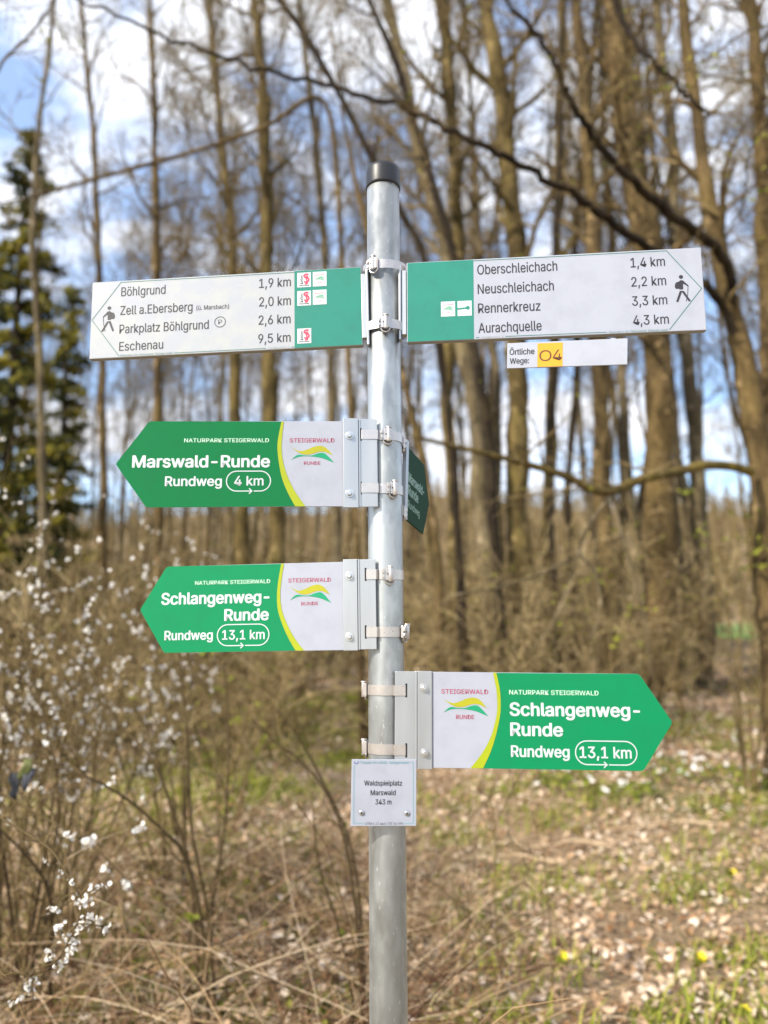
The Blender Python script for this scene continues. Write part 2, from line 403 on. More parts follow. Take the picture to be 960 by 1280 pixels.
# --- white trail boards
def icon(mb, x0, y0, s, kind, z):
    """small square way-mark, lower left corner x0,y0 (mm), side s; materials: 0 white 1 red 2 ink 3 grey green 4 pink"""
    mb.poly(mm([(x0, y0), (x0+s, y0), (x0+s, y0+s*1.12), (x0, y0+s*1.12)]), z, 0); z += .0002
    if kind == 'dragon':
        S = lambda p: [((x0+a*s)/1000, (y0+b*s)/1000) for a, b in p]
        mb.stroke(S(bezq([(.82, .95), (.62, .98), (.50, .86), (.62, .72), (.80, .66), (.82, .48), (.66, .36), (.50, .44)])), s*.00013, z, 1)
        mb.stroke(S(bezq([(.74, .86), (.66, .60), (.74, .30), (.56, .24)])), s*.00010, z+.00005, 1)
        mb.disc(((x0+.70*s)/1000, (y0+.78*s)/1000), s*.00010, z+.0001, 12, 1)
        text(mb, 'Kelten', x0+.40*s, x0+.40*s+.66*s, y0+.26*s, s*.20, z, 2, .01, R(90))
        text(mb, 'Erlebnisweg', x0+.12*s, x0+.86*s, y0+.10*s, s*.10, z, 2, .02)
    elif kind == 'wave':
        mb.stroke(mm([(x0+.14*s, y0+.86*s), (x0+.86*s, y0+.88*s)]), s*.00005, z, 4)
        wave(mb, (x0+.12*s)/1000, (y0+.38*s)/1000, .76*s, .38*s, z, 3, 3)
        mb.stroke(mm([(x0+.34*s, y0+.26*s), (x0+.66*s, y0+.27*s)]), s*.00005, z, 4)
    else:
        mb.stroke(mm([(x0, y0+.53*s), (x0+.72*s, y0+.58*s)]), s*.00012, z, 5); mb.disc(((x0+.72*s)/1000, (y0+.59*s)/1000), s*.00014, z+.0001, 16, 5)
ICONM = [M['print_white'], M['icon_red'], M['ink'], plain('faded wave print', (.14, .36, .24)), plain('pink print', (.58, .20, .24)), M['teal']]

def board(root, w, h, th, yo, facem):
    mb = MB(); mb.prism(mm([(0, -h/2+yo), (w, -h/2+yo), (w, h/2+yo), (0, h/2+yo)]), -th/1000, 0); return mb.build('panel', facem, root, bevel=.0012)

# left board
root = empty('trail_board', 'white and teal trail board pointing left to Böhlgrund, Zell, Parkplatz and Eschenau', 'trail sign', mat=frame((-.5358, .0183, 2.1845), -4.33, .96))
board(root, 500.3, 149, 13, 1.5, M['white_worn'])
mb = MB(); mb.poly(mm([(378.2, -72), (499.0, -72), (499.0, 75), (378.2, 75)]), .0003); mb.build('teal_field', M['teal'], root)
mb = MB()
for t, a, b, y, c in [('Böhlgrund', 55.5, 139.2, 45.3, 17.8), ('Zell a.Ebersberg', 55.1, 190.5, 8.8, 17.6), ('(ü. Marsbach)', 197.6, 258.2, 10.0, 8.6), ('Parkplatz Böhlgrund', 54.7, 221.1, -27.1, 17.4), ('Eschenau', 55.4, 137.5, -60.5, 17.3),
        ('1,9 km', 313.3, 371.7, 46.2, 17.7), ('2,0 km', 313.4, 371.6, 10.3, 17.7), ('2,6 km', 312.5, 371.0, -24.6, 17.7), ('9,5 km', 312.1, 370.9, -59.6, 17.3)]:
    letter_lines(root, [(t, a, b, y, c, .0003, 0, .016)], [M['ink']])
letter_lines(root, [('HASDA201 3', 330.7, 368.2, -71.5, 3.2, .0003, 0, 0), ('Wandern im Naturpark Steigerwald', 57.4, 154.9, -71.2, 4.0, .0003, 1, 0)], [M['ink_pale'], M['ink_green']])
text(mb, 'P', 238.6, 245.4, -19.6, 9.0, .0003, 0)
mb.stroke([(.2419+.0098*math.cos(i*math.pi/16), -.0150+.0098*math.sin(i*math.pi/16)) for i in range(32)], .0013, .0003, 0, True)
mb.build('parking_symbol', M['ink'], root)
mb = MB(); mb.stroke(mm([(378, 72.8), (54.5, 72.9), (2.2, 2.0), (55.6, -70.2)]), .0013, .0003); mb.stroke(mm([(157.6, -69.6), (326.3, -69.9)]), .0012, .0003); mb.stroke(mm([(372, -69.9), (377.8, -69.9)]), .0012, .0003)
mb.build('arrow_outline', M['ink_green'], root)
mb = MB(); hiker(mb, 33.7, -1, .0003); mb.build('hiker_pictogram', M['ink'], root)
for x, y, k in ((383.4, 42.7, 'dragon'), (411.8, 42.8, 'wave'), (383.3, 7.4, 'dragon'), (411.5, 7.8, 'wave'), (383.1, -64.3, 'dragon')):
    mb = MB(); icon(mb, x, y, 25.2, k, .0006); mb.build('waymark_sticker', ICONM, root)
mb = MB(); mb.prism(mm([(499.5, -60), (508, -60), (508, 62), (499.5, 62)]), -.012, .001); mb.prism(mm([(508.5, -74), (512.5, -74), (512.5, 70), (508.5, 70)]), -.010, .004); mb.build('mounting_rail', M['alu'], root, bevel=.001)

# right board
root = empty('trail_board', 'white and teal trail board pointing right to Oberschleichach, Neuschleichach, Rennerkreuz and Aurachquelle', 'trail sign', mat=frame((.0430, -.0236, 2.1974), -6.31, -.45))
board(root, 510, 151, 13, 1.0, M['white'])
mb = MB(); mb.poly(mm([(1.2, -73.5), (117.8, -73.5), (119.2, 75.3), (1.2, 75.3)]), .0003); mb.build('teal_field', M['teal'], root)
mb = MB()
for t, a, b, y, c in [('Oberschleichach', 125.8, 265.5, 46.6, 18.6), ('Neuschleichach', 125.8, 258.3, 10.0, 18.6), ('Rennerkreuz', 125.8, 234.1, -26.2, 18.4), ('Aurachquelle', 125.8, 234.9, -62.8, 18.4),
        ('1,4 km', 390.5, 448.5, 45.5, 17.7), ('2,2 km', 390.0, 448.4, 10.0, 17.7), ('3,3 km', 389.5, 448.3, -25.1, 17.5), ('4,3 km', 389.6, 448.8, -60.3, 17.4)]:
    letter_lines(root, [(t, a, b, y, c, .0003, 0, .016)], [M['ink']])
letter_lines(root, [('HASDA001 2', 130.3, 168.8, -73.0, 3.4, .0003, 0, 0), ('Wandern im Naturpark Steigerwald', 348.0, 446.0, -73.2, 4.0, .0003, 1, 0)], [M['ink_pale'], M['ink_green']])
mb = MB(); mb.stroke(mm([(119.5, 73.4), (452.1, 73.4), (506.3, .9), (448.8, -71.4)]), .0013, .0003); mb.stroke(mm([(172.2, -71.0), (345.0, -71.0)]), .0012, .0003); mb.stroke(mm([(121, -71.0), (127.0, -71.0)]), .0012, .0003)
mb.build('arrow_outline', M['ink_green'], root)
mb = MB(); hiker(mb, 473.9, 1, .0003); mb.build('hiker_pictogram', M['ink'], root)
for x, y, k in ((60.7, -29.6, 'wave'), (89.9, -29.8, 'dot')):
    mb = MB(); icon(mb, x, y, 25.0, k, .0006); mb.build('waymark_sticker', ICONM, root)
mb = MB(); mb.prism(mm([(-9.5, -60), (-.8, -60), (-.8, 62), (-9.5, 62)]), -.012, .001); mb.prism(mm([(-14, -70), (-10, -70), (-10, 72), (-14, 72)]), -.010, .004); mb.build('mounting_rail', M['alu'], root, bevel=.001)

# small hanging plate O4
root = empty('local_path_plate', 'small white Örtliche Wege plate with amber O4 square hung under the right trail board', 'sign', mat=frame((.2156, -.0427, 2.0891), -12.37, -2.79))
mb = MB(); mb.prism(mm([(0, -22.6), (199.5, -22.8), (200.4, 23.4), (0, 23.4)]), -.003, 0); mb.build('panel', M['white'], root, bevel=.0006)
mb = MB(); mb.poly(mm([(51.5, -22.0), (93.6, -22.0), (94.1, 20.5), (51.5, 20.5)]), .0003); mb.build('amber_field', M['orange'], root)
letter_lines(root, [('Örtliche', 3.9, 46.6, 1.6, 10.6, .0003, 0, .03), ('Wege:', 4.7, 37.6, -14.6, 10.2, .0003, 0, .03)], [M['ink']])
mb = MB(); text(mb, 'O', 54.6, 75.2, -11.8, 19.5, .0006, 0, .008); text(mb, '4', 77, 92.4, -11.4, 19.5, .0006, 0, .008); mb.build('lettering', M['brown_ink'], root)
mb = MB()
for x in (22, 178): mb.box((x/1000, .022, -.020), (.004, 0, 0), (0, .010, 0), (0, 0, .0012))
mb.build('hanger', M['alu'], root)

# --- green arrow signs
def arrow_sign(label, fr, sgn, xin, xout, tip, h, green, band, lines, bracket, bolts, slots, cl, logo, mirror_tip=False, pill=None):
    """xin: inner (post side) x, xout: shoulder x, tip: point x (mm); sgn -1 points left, +1 right"""
    root = empty('arrow_sign', label, 'trail sign', mat=fr)
    hh = h/2; th = -.003
    def rnd(p0, p1, p2, r=5):
        p0, p1, p2 = map(Vector, (p0, p1, p2)); a = p1+(p0-p1).normalized()*r; b = p1+(p2-p1).normalized()*r
        return [tuple(a*(1-t)**2+p1*2*t*(1-t)+b*t*t) for t in (0, .25, .5, .75, 1)]
    A, B, T, Cc, D_ = (xin, hh), (xout, hh), (tip, 0), (xout, -hh), (xin, -hh)
    outline = [A]+rnd(A, B, T)+rnd(B, T, Cc, 4)+rnd(T, Cc, D_)+[D_]
    mb = MB(); mb.prism(mm(outline), th, 0); panel = mb.build('panel', M['white'], root, bevel=.0005)
    # green field: from the band to the tip
    bo, bi = band                                   # outer edge (green side), inner edge (white side), from top to bottom
    bo = [tuple(p) for p in bez(bo, 6)]; bi = [tuple(p) for p in bez(bi, 6)]
    e = .6
    if sgn < 0: g = [(bo[0][0], hh-e)]+[(min(max(x, -1e3), 1e3), y) for x, y in outline[1:-1]]+[(bo[-1][0], -hh+e)]+[p for p in bo[::-1] if abs(p[1]) < hh-2]
    else: g = [(bo[0][0], hh-e)]+outline[1:-1]+[(bo[-1][0], -hh+e)]+[p for p in bo[::-1] if abs(p[1]) < hh-2]
    mb = MB(); mb.poly(mm(g if sgn > 0 else g[::-1]), .0003); o = mb.build('green_field', green, root)
    bo = [(x, max(-hh+.4, min(hh-.4, y))) for x, y in bo]; bi = [(x, max(-hh+.4, min(hh-.4, y))) for x, y in bi]
    mb = MB(); (mb.strip(mm(bo), mm(bi), .0006)); mb.build('yellow_stripe', M['yellow'], root)
    letter_lines(root, [(t, a, b, y, c, .0006, 1 if t.startswith('NATUR') else 0, bold) for t, a, b, y, c, bold in lines], [M['print_white'], M['print_mint']])
    mb = MB()
    (px0, py1), (px1, py0), ax = pill
    r = (py1-py0)/2; cy = (py0+py1)/2; ring = []
    gap = ax+5.0
    ring.append((gap+1.5, py0)); 
    ring += [(px1-r+r*math.sin(t), cy-r*math.cos(t)) for t in [i*math.pi/16 for i in range(17)]]
    ring += [(px0+r-r*math.sin(t), cy+r*math.cos(t)) for t in [i*math.pi/16 for i in range(17)]]
    ring.append((gap-2.2, py0))
    mb.stroke(mm(ring), .0017, .0006, 0)
    mb.stroke(mm([(gap-6.4, py0+4.6), (gap-1.6, py0), (gap-6.4, py0-4.6)]), .0017, .00075, 0)
    mb.build('distance_frame', M['print_white'], root)
    # logo
    (sx0, sx1, sy, sc_), (rx0, rx1, ry, rc), (wx0, wy0, wsx, wsy) = logo
    mb = MB(); text(mb, 'STEIGERWALD', sx0, sx1, sy, sc_, .0003, 0, .03); text(mb, 'RUNDE', rx0, rx1, ry, rc, .0003, 0, .03)
    wave(mb, wx0/1000, wy0/1000, wsx, wsy, .0003, 1, 2); mb.build('logo', [M['red'], M['lime'], M['wave_green']], root)
    # bracket: raised strip with bolts, then a plate with slots lying against the post
    x0, x1, x2, y1, y0 = bracket
    mb = MB()
    a, b = sorted((x0, x1)); mb.prism(mm([(a, y0), (b, y0), (b, y1), (a, y1)]), -.0050, .0026)
    a, b = sorted((x1, x2)); mb.prism(mm([(a, y0+1.5), (b, y0+1.5), (b, y1-.5), (a, y1-.5)]), -.0026, -.0004)
    s = 1 if x2 > x1 else -1
    a, b = sorted((x1+s*.6, x1+s*3.6)); mb.prism(mm([(a, y0+1), (b, y0+1), (b, y1-.3), (a, y1-.3)]), -.0040, .0012)
    br = mb.build('bracket', M['alu'], root, bevel=.0007)
    mb = MB()
    for x, y in slots: mb.prism(mm([(x-1.6, y-11), (x+1.6, y-11), (x+1.6, y+11), (x-1.6, y+11)]), -.0006, -.0001)
    mb.build('band_slot', M['slot'], br)
    for x, y in bolts:
        mb = MB(); X, Y = x/1000, y/1000
        mb.tube([(X, Y, .0022), (X, Y, .0038)], [.0075, .0072], 24); mb.tube([(X, Y, .0038), (X, Y, .0078), (X, Y, .0086)], [.0049, .0048, .0038], 6, cap=True)
        bo_ = mb.build('bolt', M['bolt'], br, bevel=.0003)
        for p in bo_.data.polygons: p.use_smooth = False
    for sl, ang in cl:
        p = fr @ Vector((sl[0]/1000, sl[1]/1000, .0003)); e2 = fr @ Vector((x2/1000, sl[1]/1000, .0003))
        clamp(p.z, ang, root, [(p.x, p.y), (e2.x, e2.y-.0004)], name='clamp_band')
    return root

Rb = R
arrow_sign('green arrow sign pointing left reading Marswald-Runde, Rundweg 4 km', frame((-.3960, -.0603, 1.8967), 2.5, .38, 1.0065), -1, 328, 1.5, -51.5, 147.6, M['green_deep'],
    ([(223.4, 73.8), (218.2, 45), (217.0, 25.6), (219.6, 2), (225.1, -24.8), (235, -50), (247.7, -73.8)], [(227.4, 73.8), (224.6, 45), (224.0, 25.6), (227, 2), (234, -21), (247, -48), (264.6, -73.8)]),
    [('NATURPARK STEIGERWALD', 60.8, 202.7, 37.0, 6.8, .02), ('Marswald-Runde', -24.2, 204.9, -6.2, 20.8, .048), ('Rundweg', 31.0, 125.3, -38.0, 16.6, .04), ('4 km', 145.7, 194.5, -37.6, 16.4, .03)],
    (328.0, 353.6, 386, 78.6, -76.3), [(338.9, 47.8), (338.4, -52.0)], [(358.2, 50.6), (357.5, -42.5)],
    [((359.0, 50.6), R(6)), ((358.3, -42.3), R(22))],
    ((237.5, 313.3, 36.8, 7.2), (261.6, 289.3, -2.0, 5.6), (239.4, 1.5, 73.1, 29)), pill=((132.7, -12.9), (206.0, -47.0), 171.9))
arrow_sign('green arrow sign pointing left reading Schlangenweg-Runde, Rundweg 13,1 km', frame((-.3795, .0226, 1.6587), -6.0, .56, .9865), -1, 312.2, 1.2, -44.5, 148, M['green_bright'],
    ([(204.6, 74), (199.8, 44.9), (197.6, 20), (199.5, -6), (208.6, -33), (219, -55), (230.3, -74)], [(209.4, 74), (205.1, 44.8), (203.3, 20), (206.4, -6), (216.2, -31), (229.8, -55), (244.9, -74)]),
    [('NATURPARK STEIGERWALD', 53.0, 185.5, 40.8, 6.6, .02), ('Schlangenweg-', -6.7, 184.7, 7.9, 20.3, .048), ('Runde', 105.9, 183.8, -21.7, 19.9, .048), ('Rundweg', 1.1, 86.6, -52.8, 16.0, .04), ('13,1 km', 102.7, 177.0, -53.5, 16.0, .03)],
    (312.0, 336.2, 367.2, 77.8, -75.0), [(322.8, 49.5), (321.9, -52.2)], [(350.2, 51.6), (349.2, -44.7)],
    [((351.0, 51.6), R(8)), ((350.0, -44.7), R(66))],
    ((216.9, 290.8, 40.9, 7.0), (239.5, 268.4, 1.8, 5.8), (219.1, 5.2, 72.1, 31.0)), pill=((94.4, -28.2), (184.2, -63.6), 136.5))
arrow_sign('green arrow sign pointing right reading Schlangenweg-Runde, Rundweg 13,1 km', frame((.4075, -.0504, 1.4727), -2.15, -.82), 1, -332.4, 0, 49.1, 150, M['green_bright'],
    ([(-228.5, 75), (-223.0, 45.7), (-222.4, 18.2), (-225, 0), (-230.6, -22.7), (-239, -48), (-251.9, -75)], [(-233.9, 75), (-228.6, 45.6), (-227.9, 18.2), (-231, 0), (-238.5, -25), (-252, -50), (-272, -75)]),
    [('NATURPARK STEIGERWALD', -208.3, -65.8, 40.5, 7.2, .02), ('Schlangenweg-', -208.3, -1.3, 7.3, 20.8, .048), ('Runde', -207.8, -124.0, -23.8, 20.6, .048), ('Rundweg', -207.3, -114.6, -56.2, 17.7, .04), ('13,1 km', -99.2, -17.4, -56.4, 17.6, .03)],
    (-332.6, -355.8, -392.5, 76.0, -77.0), [(-345.4, 49.2), (-344.2, -52.0)], [(-374.2, 45.1), (-373.9, -48.7)],
    [((-375.0, 45.1), R(-98)), ((-374.7, -48.2), R(-100))],
    ((-317.5, -241.9, 40.7, 7.2), (-294.1, -264.9, 1.2, 6.6), (-315.2, 6.0, 72.8, 28.8)), pill=((-105.4, -30.3), (-9.2, -66.4), -60.0))

# dark green arrow sign behind the post, seen at a steep angle
fr = frame((.0404, .0352, 1.8835), 70.94, -6.12)
root = empty('arrow_sign', 'dark green arrow sign behind the post, turned edge-on and pointing away into the wood', 'trail sign', mat=fr)
hb = 69
out = [(0, hb), (112, hb), (150, 0), (112, -hb), (0, -hb)]
mb = MB(); mb.prism(mm(out), -.003, 0); mb.build('panel', M['green_dark'], root, bevel=.0005)
letter_lines(root, [('Marswald-', 10, 112, 4, 19, .0005, 0, .048), ('Runde', 10, 74, -20, 19, .0005, 0, .048), ('Rundweg', 10, 84, -44, 14, .0005, 0, .03)], [plain('grey mint print', (.22, .36, .29), .5)])
mb = MB(); mb.prism(mm([(-14, -72), (-1, -72), (-1, 76), (-14, 76)]), -.004, .004); br = mb.build('bracket', M['alu'], root, bevel=.0008)
inv = fr.inverted()
for zz in (1.9480, 1.8240): clamp(zz, R(118), root, arc_deg=(75, 275))

# small location plate
fr = frame((-.0549, -.0350, 1.3649), 4.03, -.99, .9915)
root = empty('location_plate', 'small square white plate on the post reading Waldspielplatz Marswald 343 m', 'sign', mat=fr)
mb = MB(); mb.prism(mm([(0, -50.6), (104.1, -50.6), (104.1, 51), (0, 51)]), -.0025, 0); mb.build('panel', M['white'], root, bevel=.0006)
for t, a, b, y, c, k, bo in [('Touren im nördl. Steigerwald', 13.1, 91.4, 44.4, 4.1, 1, .01), ('Waldspielplatz', 20.5, 81.1, 10.9, 7.7, 0, .012), ('Marswald', 30.8, 71.0, -3.7, 7.8, 0, .012), ('343 m', 38.5, 64.2, -17.8, 7.7, 0, .012), ('UTM 6 13 446 / 55 34 696', 22.9, 83.0, -48.4, 3.8, 0, .0)]:
    letter_lines(root, [(t, a, b, y, c, .0003, k, bo*2)], [M['ink'], M['blue_line']])
mb = MB(); mb.stroke(mm([(4.0, 42), (4.6, -46), (20.0, -46.2)]), .0009, .0003); mb.stroke(mm([(94, 46.6), (98.6, 46.6), (99.4, -46.6), (85, -46.4)]), .0009, .0003)
mb.build('border_line', M['blue_line'], root)
mb = MB(); mb.stroke(mm(bezq([(4.5, 48), (5, 45), (8, 44.4), (10.4, 46), (9.6, 48.4)])), .0011, .0003); mb.build('swirl_logo', M['blue_icon'], root)
mb = MB(); mb.prism(mm([(30, -20), (76, -20), (76, 20), (30, 20)]), -.0165, -.0026); mb.build('mounting_block', M['alu'], root)
for x, y in ((17, -29.9), (89.1, -31.0)):
    mb = MB(); mb.tube([(x/1000, y/1000, -.0005), (x/1000, y/1000, .0012), (x/1000, y/1000, .0022)], [.0042, .0042, .003], 20); s = mb.build('screw', M['bolt'], root)
    mb = MB(); mb.disc((x/1000, y/1000), .0015, .0024, 8); mb.build('screw_recess', M['slot'], s)

# ------------------------------------------------------------------ terrain
rng = random.Random(7)
def gz(x, y):
    d = y+1.3
    z = .055*max(0, d-5) if d < 50 else .055*45+.03*(d-50)
    z += (max(0, d-62)*.25 if d < 150 else 88*.25)*(1+.10*math.sin(x*.045+1)+.05*math.sin(x*.13))
    z += .05*math.sin(x*1.3+y*.7)+.04*math.sin(x*.6-y*1.1+2)+.12*math.sin(x*.21+1)*min(1, max(0, d-6)/6)
    if abs(d-.0) < 3: z *= .4
    return z
def sheet(name, xs, ys, m, off=0, kind='structure'):
    mb = MB(); nx = len(xs); vs = [(x, y, gz(x, y)+off) for y in ys for x in xs]
    fs = [(j*nx+i, j*nx+i+1, (j+1)*nx+i+1, (j+1)*nx+i) for j in range(len(ys)-1) for i in range(nx-1)]
    mb.add(vs, fs, 0, .5, True); o = mb.build(name, m); tag(o, kind=kind); return o
m, nt_, bs = mat('forest floor')
n1 = noise(nt_, 14, 8, .7); n2 = noise(nt_, .55, 4, .6); n3 = noise(nt_, 45, 4, .6)
c = ramp(nt_, n1, [(.3, (.12, .075, .036)), (.5, (.31, .21, .112)), (.7, (.50, .37, .23))])
c = mixc(nt_, ramp(nt_, n2, [(.5, (0, 0, 0)), (.66, (.75,)*3)]), c, (.15, .145, .030))
c = mixc(nt_, ramp(nt_, n3, [(.4, (0, 0, 0)), (.7, (.5,)*3)]), c, (.05, .035, .02))
lk(nt_, c, bs.inputs['Base Color']); bs.inputs['Roughness'].default_value = .95; bump(nt_, bs, n1, .9, .05); M['floor'] = m
def spaced(a, b, near, n): 
    out = [a+(b-a)*i/n for i in range(n+1)]; return out
ys = [-30, -15, -8]+[-5+.25*i for i in range(100)]+[20+1.5*i for i in range(40)]+[80+8*i for i in range(12)]+[180, 220, 300, 500]
xs = [-400, -250, -150, -100]+[-70+4*i for i in range(13)]+[-18+.3*i for i in range(121)]+[22+4*i for i in range(13)]+[100, 150, 250, 400]
o = sheet('forest_floor', xs, ys, M['floor'])
m, nt_, bs = mat('meadow grass'); n = noise(nt_, 3, 5)
lk(nt_, ramp(nt_, n, [(.3, (.13, .28, .035)), (.7, (.22, .40, .08))]), bs.inputs['Base Color']); bs.inputs['Roughness'].default_value = .9
o = sheet('meadow', [6+1.5*i for i in range(26)], [36+1.5*i for i in range(15)], m, .048)
m, nt_, bs = mat('path soil'); n = noise(nt_, 8, 6)
lk(nt_, ramp(nt_, n, [(.3, (.13, .085, .05)), (.7, (.27, .19, .12))]), bs.inputs['Base Color']); bs.inputs['Roughness'].default_value = .95; bump(nt_, bs, n, .5, .03)
mb = MB(); cen = [(-.55+.02*i-.0016*i*i*.6, 6.0+.5*i) for i in range(28)]
vs = []
for x, y in cen:
    for k in (-1, -.5, 0, .5, 1): vs.append((x+k*.55+.06*math.sin(y*3+k), y, gz(x+k*.55, y)+.012))
mb.add(vs, [(j*5+i, j*5+i+1, (j+1)*5+i+1, (j+1)*5+i) for j in range(27) for i in range(4)], 0, .5, True)
tag(mb.build('footpath', m), kind='structure')

def wedge(rng, d0, d1, margin=.06, lo=-.5, hi=.5, p=2.0):
    d = (d0**p+(d1**p-d0**p)*rng.random())**(1/p); s = rng.uniform(lo-margin, hi+margin)
    return s*d*1.02, d-1.3, d

# leaf litter
def leaf(mb, c, size, n, rot, tone, mi=0, bend=.25):
    n = n.normalized(); a = n.orthogonal().normalized(); a = Quaternion(n, rot) @ a; b = n.cross(a)
    L_, W_ = size, size*.32
    P = [c-a*L_*.5, c-a*L_*.1+b*W_+n*L_*bend*.4, c+a*L_*.5+n*L_*bend*.5, c-a*L_*.1-b*W_+n*L_*bend*.4]
    mb.add([p[:] for p in (P[0], P[1], P[2])]+[P[3][:]], [(0, 1, 2), (0, 2, 3)], mi, tone)
mb = MB()
for i in range(82000):
    x, y, d = wedge(rng, 2.2, 20, p=1.45)
    if abs(x-(-.55)) < .5 and y > 6 and rng.random() < .75: continue
    pn = mnoise.noise(Vector((x*1.3, y*1.3, 2.0)))+.5*mnoise.noise(Vector((x*4, y*4, 7.0)))
    if pn < -.15 and rng.random() < .40: continue
    s = rng.uniform(.024, .070)*(1 if d < 9 else 1.3)
    n = Vector((rng.gauss(0, .45), rng.gauss(0, .45), 1))
    t = min(1, max(0, rng.gauss(.58, .28)+pn*.25))
    leaf(mb, Vector((x, y, gz(x, y)+rng.uniform(.005, .04)+(rng.random()**2*.14 if x < .1 and d < 7 else 0))), s, n, rng.uniform(0, 6.28), t, 0, rng.uniform(-.4, .6))
tag(mb.build('leaf_litter', M['leaf_dry']), 'dry tan and brown fallen leaves strewn over the forest floor', 'leaf litter', kind='stuff')

# grass and low herbs in patches
def blade(mb, p, h, lean, wd, tone):
    q = Vector((rng.gauss(0, 1), rng.gauss(0, 1), 0)).normalized(); s = Vector((-q.y, q.x, 0))*wd
    a, b, c = p, p+Vector((0, 0, h*.6))+q*lean*h*.3, p+Vector((0, 0, h))+q*lean*h
    mb.add([(a-s)[:], (a+s)[:], (b+s*.7)[:], (b-s*.7)[:], c[:]], [(0, 1, 2, 3), (3, 2, 4)], 0, tone)
mb = MB()
patches = []
for i in range(300):
    x, y, d = wedge(rng, 3.0, 18, p=1.3); patches.append((x, y, rng.uniform(.12, .55)))
for i in range(60): patches.append((rng.uniform(-2.6, -.9), rng.uniform(5, 13), rng.uniform(.3, .7)))
for i in range(26): patches.append((-.05+rng.gauss(0, .25), rng.uniform(6, 13), rng.uniform(.2, .4)))
for i in range(70):
    x, y, d = wedge(rng, 2.8, 7, 0, -.5, .0, 1.3); patches.append((x, y, rng.uniform(.15, .4)))
for x0, y0, r in patches:
    for k in range(int(95*r/.3)):
        a, q = rng.uniform(0, 6.28), r*math.sqrt(rng.random())
        x, y = x0+q*math.cos(a), y0+q*math.sin(a)
        blade(mb, Vector((x, y, gz(x, y))), rng.uniform(.03, .11), rng.uniform(.4, 1.6), rng.uniform(.004, .010), min(1, max(0, rng.gauss(.55, .25))))
tag(mb.build('grass', M['grass']), 'patches of short green and yellowish grass between the leaves', 'grass', kind='stuff')

# ------------------------------------------------------------------ trees
def grow(rng, mbs, p, d, Ln, r, lev, maxlev, sides=(7, 5, 4, 3), up=.05, wob=.16, kids=(0, 5, 5, 4), tone=.5, buds=None, spread=(35, 65), mint=.0025):
    n = 7 if lev <= 1 else (5 if lev == 2 else 4); pts = [p.copy()]; rad = [r]; d = d.normalized(); q = p.copy()
    for i in range(n):
        d = (d+Vector((rng.gauss(0, wob), rng.gauss(0, wob), rng.gauss(0, wob)+up))).normalized()
        q = q+d*(Ln/n); pts.append(q.copy()); rad.append(max(r*(1-(i+1)/n*.78), mint))
    mbs[min(lev, len(mbs)-1)].tube(pts, rad, sides[min(lev, 3)], 0, tone+rng.uniform(-.25, .25), cap=False)
    if lev >= maxlev:
        if buds is not None and rng.random() < buds[1]:
            for k in range(2): leaf(buds[0], pts[-1-k]+Vector((rng.gauss(0, .03), rng.gauss(0, .03), 0)), rng.uniform(.03, .048), Vector((rng.gauss(0, 1), rng.gauss(0, 1), .6)), rng.uniform(0, 6), rng.random(), 1)
        return
    nk = kids[min(lev, len(kids)-1)]
    for k in range(nk):
        t = rng.uniform(.2, .97); i = min(n-1, int(t*n)); base = pts[i].lerp(pts[i+1], t*n-i); dd = (pts[i+1]-pts[i]).normalized()
        ax = Quaternion(dd, rng.uniform(0, 6.28)) @ dd.orthogonal(); nd = Quaternion(ax, R(rng.uniform(*spread))) @ dd
        grow(rng, mbs, base, nd, Ln*rng.uniform(.32, .62)*(1.1-.35*t), rad[i]*rng.uniform(.48, .70), lev+1, maxlev, sides, up, wob*1.1, kids, tone, buds, spread, mint)

